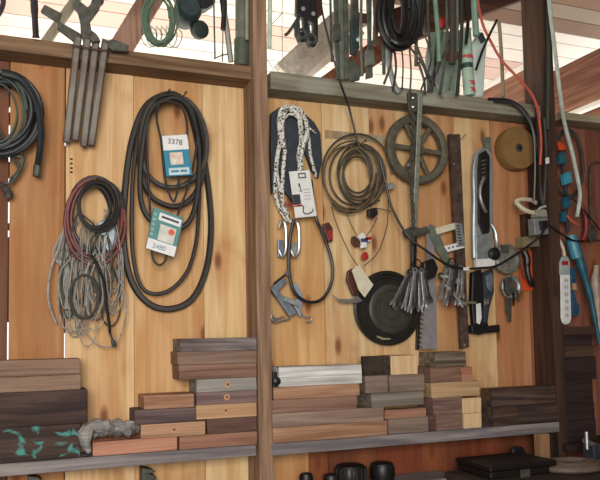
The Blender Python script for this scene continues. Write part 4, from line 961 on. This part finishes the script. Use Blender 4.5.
MB().prism([P(365, -24, .12), P(371, -24, .12), P(370.5, 40, .12), P(372, 78, .108), P(365, 80, .108), P(367, 40, .12)], (0, -.01, 0)).build('web', strapm, t, bevel=.002)
MB().prism([P(371.5, -24, .13), P(379, -24, .13), P(379, 20, .13), P(376, 46, .12), P(372, 46, .12), P(373, 20, .13)], (0, -.012, 0)).build('web', plain('strap_brown', (84, 74, 64), .6), t, bevel=.003)
MB().plate([(366, 50), (374, 50), (375.5, 64), (366, 66)], .122, .014).build('buckle', greygreen, t, bevel=.003)
tag(MB().box(P(358.5, 12, .1), P(364, 28, .06)).build('dark_tag', brownbr, None, bevel=.002), 'small dark brown tag behind the pale strap', 'tag')
RR = random.Random(51)
t = thing('cord_coil', 'thick black cord coil hanging from the pole above the wheel', 'cord', P(399, 20, .15))
MB().tube(coil_pts(399, 12, 12.5, 26, .13, 14, 10, .06, RR, 22), .0085, 7).build('coil', black, t, True)
cpart('band', [(391, 40, .2), (399, 44, .21), (408, 42, .2)], .008, hosec, t)
for k, (pts, w_, mt, lab) in enumerate([
 ([(386, 30), (388, 60), (394, 84), (399, 92)], .022, galv, 'broad grey strap falling left of the others under the black coil'),
 ([(401, 44), (403, 64), (402, 90)], .006, black, 'thin black cord falling straight under the black coil'),
 ([(409, 44), (411, 70), (410, 92)], .007, iron, 'dark cord falling under the right half of the black coil'),
 ([(406, 42), (418, 58), (428, 74), (436, 86)], .008, rubber2, 'grey cord slanting right from under the black coil'),
 ([(414, 40), (424, 66), (432, 92)], .012, iron, 'iron grey strap slanting right under the black coil'),
 ([(449, 40), (440, 64), (432, 90)], .008, rubber2, 'grey cord slanting left towards the black coil'),
 ([(452, -22), (453, 30), (452, 64)], .026, plain('dark_post', (70, 66, 58), .6), 'thick dark hanging bar right of the green tube'),
 ([(446, -22), (447, 30), (444, 66), (440, 94)], .012, strapm, 'grey strap hanging along the thick dark bar'),
 ([(421, -22), (423, 12), (425, 34)], .016, plain('strap_olive', (92, 88, 70), .6), 'short olive strap hanging right of the black coil'),
 ([(428, -22), (428, 20), (430, 48)], .012, iron, 'iron grey strap hanging left of the green tube'),
 ([(461, -22), (462, 20), (460, 60), (457, 95)], .014, plain('strap_black', (48, 50, 46), .6), 'blackish strap hanging left of the striped mint tube'),
 ([(497, 20), (490, 34), (482, 52), (476, 70)], .010, black, 'black strap slanting beside the striped mint tube'),
 ([(418, 62), (424, 80), (425, 94)], .010, strapm, 'short grey strap end right above the wheel bracket'),
 ([(394, 48), (396, 68), (393, 90)], .009, rubber2, 'dark grey cord end left above the wheel bracket'),
 ([(440, 70), (436, 82), (444, 97)], .006, galv, 'thin grey wire end lying over the grey nailer')]):
    strap(pts, w_, mt, lab, ('hanging_strap' if 'strap' in lab or 'bar' in lab else 'hanging_rope'), d=.125+.012*(k % 4))
for k, (pts, w_, mt, lab) in enumerate([
 ([(330, -22), (331, 30), (332, 62)], .009, iron, 'narrow dark strap left of the wide tie down strap'),
 ([(361.5, -22), (361, 30), (362, 76)], .011, greygreen, 'grey green strap right beside the dark ratchet strap'),
 ([(384, -22), (383, 20), (384, 74)], .014, strapm, 'grey green strap behind the left side of the black coil'),
 ([(413, -22), (416, 30), (416, 66)], .014, plain('strap_olive', (92, 88, 70), .6), 'olive strap behind the right side of the black coil'),
 ([(437, -22), (437, 30), (434, 80)], .009, black, 'blackish strap right behind the green tube'),
 ([(457, -22), (457, 40), (449, 90)], .011, greygreen, 'grey green strap between the thick dark bar and striped tube'),
 ([(468, -22), (468, 20), (466, 44)], .014, black, 'short black strap hanging in front of the striped mint tube'),
 ([(425, 36), (431, 60), (421, 90)], .007, rubber2, 'crooked grey cord below the short olive strap'),
 ([(443, 30), (437, 58), (428, 92)], .008, iron, 'iron grey cord slanting left below the green tube'),
 ([(392, 46), (390, 66), (384, 84)], .01, strapm, 'pale strap end slanting left below the black coil')]):
    strap(pts, w_, mt, lab, ('hanging_strap' if 'strap' in lab else 'hanging_rope'), d=.12+.013*(k % 4))
tag(cable([(433, -24, .17), (436, 10, .17), (438.5, 40, .165), (439, 62, .16)], .0095).build('green_tube', plain('green_tube', (120, 156, 132), .5), None, True), 'green tube hanging above the grey nailer right of black coil', 'tube')
tag(cable([(473, -24, .18), (474.5, 10, .18), (476, 36, .175)], .013).build('green_tube', plain('green_tube2', (132, 166, 146), .5), None, True), 'thicker green tube hanging in front of the striped mint tube', 'tube')
t = thing('striped_tube', 'mint tube with red stripes standing on the grey nailer', 'tube', P(467, 96, .1))
cpart('tube', [(465, 30, .07), (467, 62, .07), (469.5, 96, .07)], .024, mint, t, n=16)
for k, y in enumerate((56, 82, 89)): cpart('red_stripe', [(466.6+.08*(y-56), y, .07), (466.8+.08*(y-52), y+4, .07)], .0246, plain('stripe_red', (206, 84, 84), .5), t, n=16)
cpart('dark_band', [(466.9, 64, .07), (467.2, 69, .07)], .0248, plain('band_green', (52, 78, 66), .5), t, n=16)
t = thing('mint_bag', 'pale mint plastic bag standing on the nailer beside the striped tube', 'bag', P(480, 97, .06))
MB().plate([(474, 42), (481, 30), (488, 40), (486, 60), (484, 97), (474, 97)], .05, .03).build('bag', plain('bag_mint', (206, 222, 214), .5, 0, .12, 15), t, bevel=.008)
MB().plate([(478, 34), (483, 32), (486, 40), (482, 43)], .085, .01).build('dark_patch', dkteal, t, bevel=.003)
t = thing('plastic_sheet', 'pale grey green sheet hanging behind the straps above the wheel', 'sheet', P(440, 60, .04))
MB().plate([(430, 32), (462, 30), (460, 96.5), (428, 93), (426, 60)], .02, .012).build('sheet', plain('sheet_mint', (160, 178, 162), .6, 0, .25, 12), t, bevel=.004)
for q_ in ([(446, 54), (458, 52), (458, 58), (447, 60)], [(440, 14), (448, 13), (448, 23), (441, 23)]):
    pass
tag(MB().plate([(440, 18), (448, 16), (449, 25), (442, 27)], .1, .012).build('red_tag', redc, None, bevel=.003), 'small red tag beside the green tube at the top', 'tag')
tag(MB().plate([(447, 52), (462, 51), (463, 58), (448, 60)], .04, .012).build('red_label', plain('faded_red', (170, 78, 76), .6), None, bevel=.002), 'faded red label on the sheet left of the striped tube', 'label')
tag(cable([(499, 22, .08), (501, 50, .08), (502, 70, .085), (503, 97, .09)], .008).build('tan_stick', plain('stick_tan', (150, 140, 112), .7), None, True), 'thin tan stick standing on the nailer right of the mint bag', 'stick')
tag(cable([(33, -28, .15), (34.5, 10, .15), (36, 38, .12)], [.012]*7+[.010]*5+[.013], .0).build('dark_strap', plain('purple_black', (44, 38, 46), .6), None, True), 'purplish black strap hanging over the nailer left of the steel bars', 'strap')
tag(cable([(4, -26, .15), (3, 4, .15), (-4, 18, .15)], .008).build('dark_cable', plain('purple_black2', (58, 48, 62), .6), None, True), 'dark cable end hanging in the top left corner', 'cable')
tag(MB().plate([(96, -14), (106, -14), (104, 2), (97, 8), (90, 6)], .1, .02).build('dark_plate', dkteal, None, bevel=.003), 'dark plate hanging just above the forked steel head', 'plate')

# ================================================================== below the shelf and the bench
zl = zat(340, 486, .1)
tag(MB().box((P(271, 480, .1).x, -.002, zl-.03), (P(452, 480, .1).x, -.16, zl)).build('lower_shelf', shelfw, None, bevel=.003), 'lower shelf board under the middle shelf', 'shelf')
GJ = 'dark caps and pots under the middle shelf'
def pot(px, ytop, wpx, lab, ribs=0, d=.09, mat=black):
    c = P(px, ytop, d); r_ = hpp(px, ytop, d)*wpx/2*1.0; h = c.z-zl
    t = thing('pot', lab, 'pot', (c.x, c.y, zl), GJ)
    MB().lathe((c.x, c.y, zl+.0005), (0, 0, 1), [(r_*.9, 0), (r_, h*.3), (r_, h*.75), (r_*.86, h*.95), (r_*.6, h)], 24).build('body', mat, t, True)
    for k in range(ribs):
        a = math.pi+math.pi*(k+.5)/ribs
        MB().box((c.x+r_*math.cos(a)-.003, c.y+r_*math.sin(a)-.003, zl+.004), (c.x+r_*math.cos(a)+.003, c.y+r_*math.sin(a)+.003, zl+h*.85)).build('rib', rubber, t, bevel=.001)
pot(306, 473, 13, 'small black cap leftmost under the middle shelf')
pot(331, 474, 15, 'low dark cap between the small cap and ribbed pot')
pot(350, 464, 29, 'ribbed black pot under the middle shelf', 9)
pot(382, 462, 22, 'round black pot right of the ribbed pot under the shelf')
MB_ = MB
zb = zat(520, 462, .12)    # bench top level
XB0 = P(452, 470, .2).x
t = thing('work_bench', 'dark wooden work bench top in the bottom right corner', 'bench', ((XB0+XR)/2, -.4, 0))
MB().box((XB0, -.02-DST, zb-.04), (XR-.01, -.85, zb)).build('bench_top', benchm, t, bevel=.004)
for x in (XB0+.05, XR-.08):
    for y in (-.2, -.8): MB().box((x-.03, y-.03, 0), (x+.03, y+.03, zb-.0405)).build('leg', darkbox, t)
c0 = P(496, 472, .3); hx = hpp(496, 460, .22)
xa, xb_ = P(464, 460, .2).x, P(527, 460, .2).x
t = thing('tool_box', 'black flat box standing on the bench under the middle shelf', 'box', ((xa+xb_)/2, -.2, zb))
zt = zat(500, 454, .16)
MB().box((xa, -.15, zb+.0005), (xb_, -.36, zt-.02)).build('body', darkbox, t, bevel=.006)
MB().box((xa-.004, -.146, zt-.0195), (xb_+.004, -.364, zt)).build('lid', darkbox, t, bevel=.005)
MB().box(((xa+xb_)/2-.02, -.3605, zt-.05), ((xa+xb_)/2+.02, -.37, zt-.02)).build('latch', iron, t, bevel=.002)
# coil on the bench
cb = P(566, 468, .36); cb.z = zb
def on_bench(px, py):
    v = ray(px, py); tt = (zb-C0.z)/v.z; return C0+v*tt
pc = on_bench(572, 469); rx = (on_bench(600, 468)-on_bench(540, 470)).length/2
pts = []
for i in range(3*30+1):
    a = 2*math.pi*i/30; k = i/30
    rr_ = rx*(1.25-.22*k)
    pts.append(pc+V((math.cos(a)*rr_, math.sin(a)*rr_*.8, .0125+.004*k)))
tag(MB().tube(pts, .012, 8).build('hose_coil', plain('hose_taupe', (112, 96, 84), .6), None, True), 'taupe hose coil lying on the work bench', 'hose')
pv = on_bench(592, 466)
t = thing('bench_vise', 'shiny dark metal vise standing on the bench at the right edge', 'vise', (pv.x, pv.y, zb))
s = (on_bench(600, 466)-on_bench(590, 466)).length/10
MB().box((pv.x-4*s, pv.y-.03, zb+.0005), (pv.x+12*s, pv.y+.05, zb+6*s)).build('base', iron, t, bevel=.004)
MB().box((pv.x-2*s, pv.y-.02, zb+6*s), (pv.x+10*s, pv.y+.04, zb+22*s)).build('body', plain('vise_blue', (96, 104, 120), .35, .7, .4, 30), t, bevel=.006)
MB().tube([(pv.x-8*s, pv.y-.01, zb+18*s), (pv.x-8*s, pv.y-.01, zb+36*s)], 2*s, 10).build('handle', steel, t, True)
MB().tube([(pv.x-9*s, pv.y, zb+27*s), (pv.x+6*s, pv.y, zb+20*s)], 2.6*s, 12).build('screw', steel, t, True)
xo, yo = on_bench(538, 462).x, -.19
tag(MB().box((P(533, 440, .13).x, -.134, zb+.0005), (P(544, 440, .13).x, -.165, zat(538, 433, .13))).build('wood_offcut', wood('offcut_tan', (170, 130, 96), axis=2), None, bevel=.003), 'small upright tan offcut under the end of the middle shelf', 'offcut')
t = tag(MB().plate([(512, 449), (518, 446), (525, 448), (528, 456), (527, 470), (512, 470)], .14, .02).build('black_rag', black, None, bevel=.008), 'black rag hanging over the edge of the flat black box', 'rag')
for k, (x, y, lab) in enumerate([(147, 468, 'dark iron prong poking out under the left shelf'), (33, 476, 'small black bracket under the left end of the shelf')]):
    tag(MB().plate([(x-5, y), (x+3, y+1), (x+9, y+4), (x+2, y+6), (x+10, y+9), (x+8, y+16), (x-5, y+16)], .0, .06).build('iron_bracket', iron, None, bevel=.003), lab, 'bracket', 'dark iron pieces under the left shelf')

t = thing('knob_bolt', 'black knob bolt at the left end of the two white boards', 'bolt', P(275.5, 382, .14))
c = P(275.5, 381, .12)
MB().lathe(c, YA, [(.004, -.02), (.004, .004), (.013, .006), (.014, .016), (.008, .02)], 16).build('knob', black, t, True)
MB().plate([(273, 372), (277.5, 372), (278, 390), (273.5, 390)], .1, .012).build('bracket', black, t, bevel=.002)

nail(599, 168, .04, 'nail that carries the reddish paddle at the right edge')
nail(6, 186, .05, 'nail beside the dark clump of grey cables at the left edge')

# ------------------------------------------------------------------ light and view
w = bpy.data.worlds.new('sky'); sc.world = w; w.use_nodes = True
bg = w.node_tree.nodes['Background']; bg.inputs[0].default_value = (.93, .97, 1, 1); bg.inputs[1].default_value = 1.3
def area(name, loc, target, sx, sy, e, c=(1, 1, 1)):
    l = bpy.data.lights.new(name, 'AREA'); l.shape = 'RECTANGLE'; l.size = sx; l.size_y = sy; l.energy = e; l.color = c
    o = bpy.data.objects.new(name, l); COL.objects.link(o); o.location = loc
    o.rotation_euler = (V(target)-V(loc)).to_track_quat('-Z', 'Y').to_euler(); return o
area('key_light', (-.45, -3.5, 2.0), (-.1, 0, 1.75), 1.2, 1.1, 96, (1, .96, .89))  # added key light for the plank wall, inside the unseen front opening
sun = bpy.data.lights.new('sun', 'SUN'); sun.energy = 16; sun.angle = .02; so = bpy.data.objects.new('sun', sun); COL.objects.link(so)
so.rotation_euler = V((.25, -.45, -1)).to_track_quat('-Z', 'Y').to_euler()
sc.view_settings.view_transform = 'Standard'; sc.view_settings.look = 'None'; sc.view_settings.gamma = 1
sc.view_settings.use_curve_mapping = False; sc.view_settings.exposure = 0.08
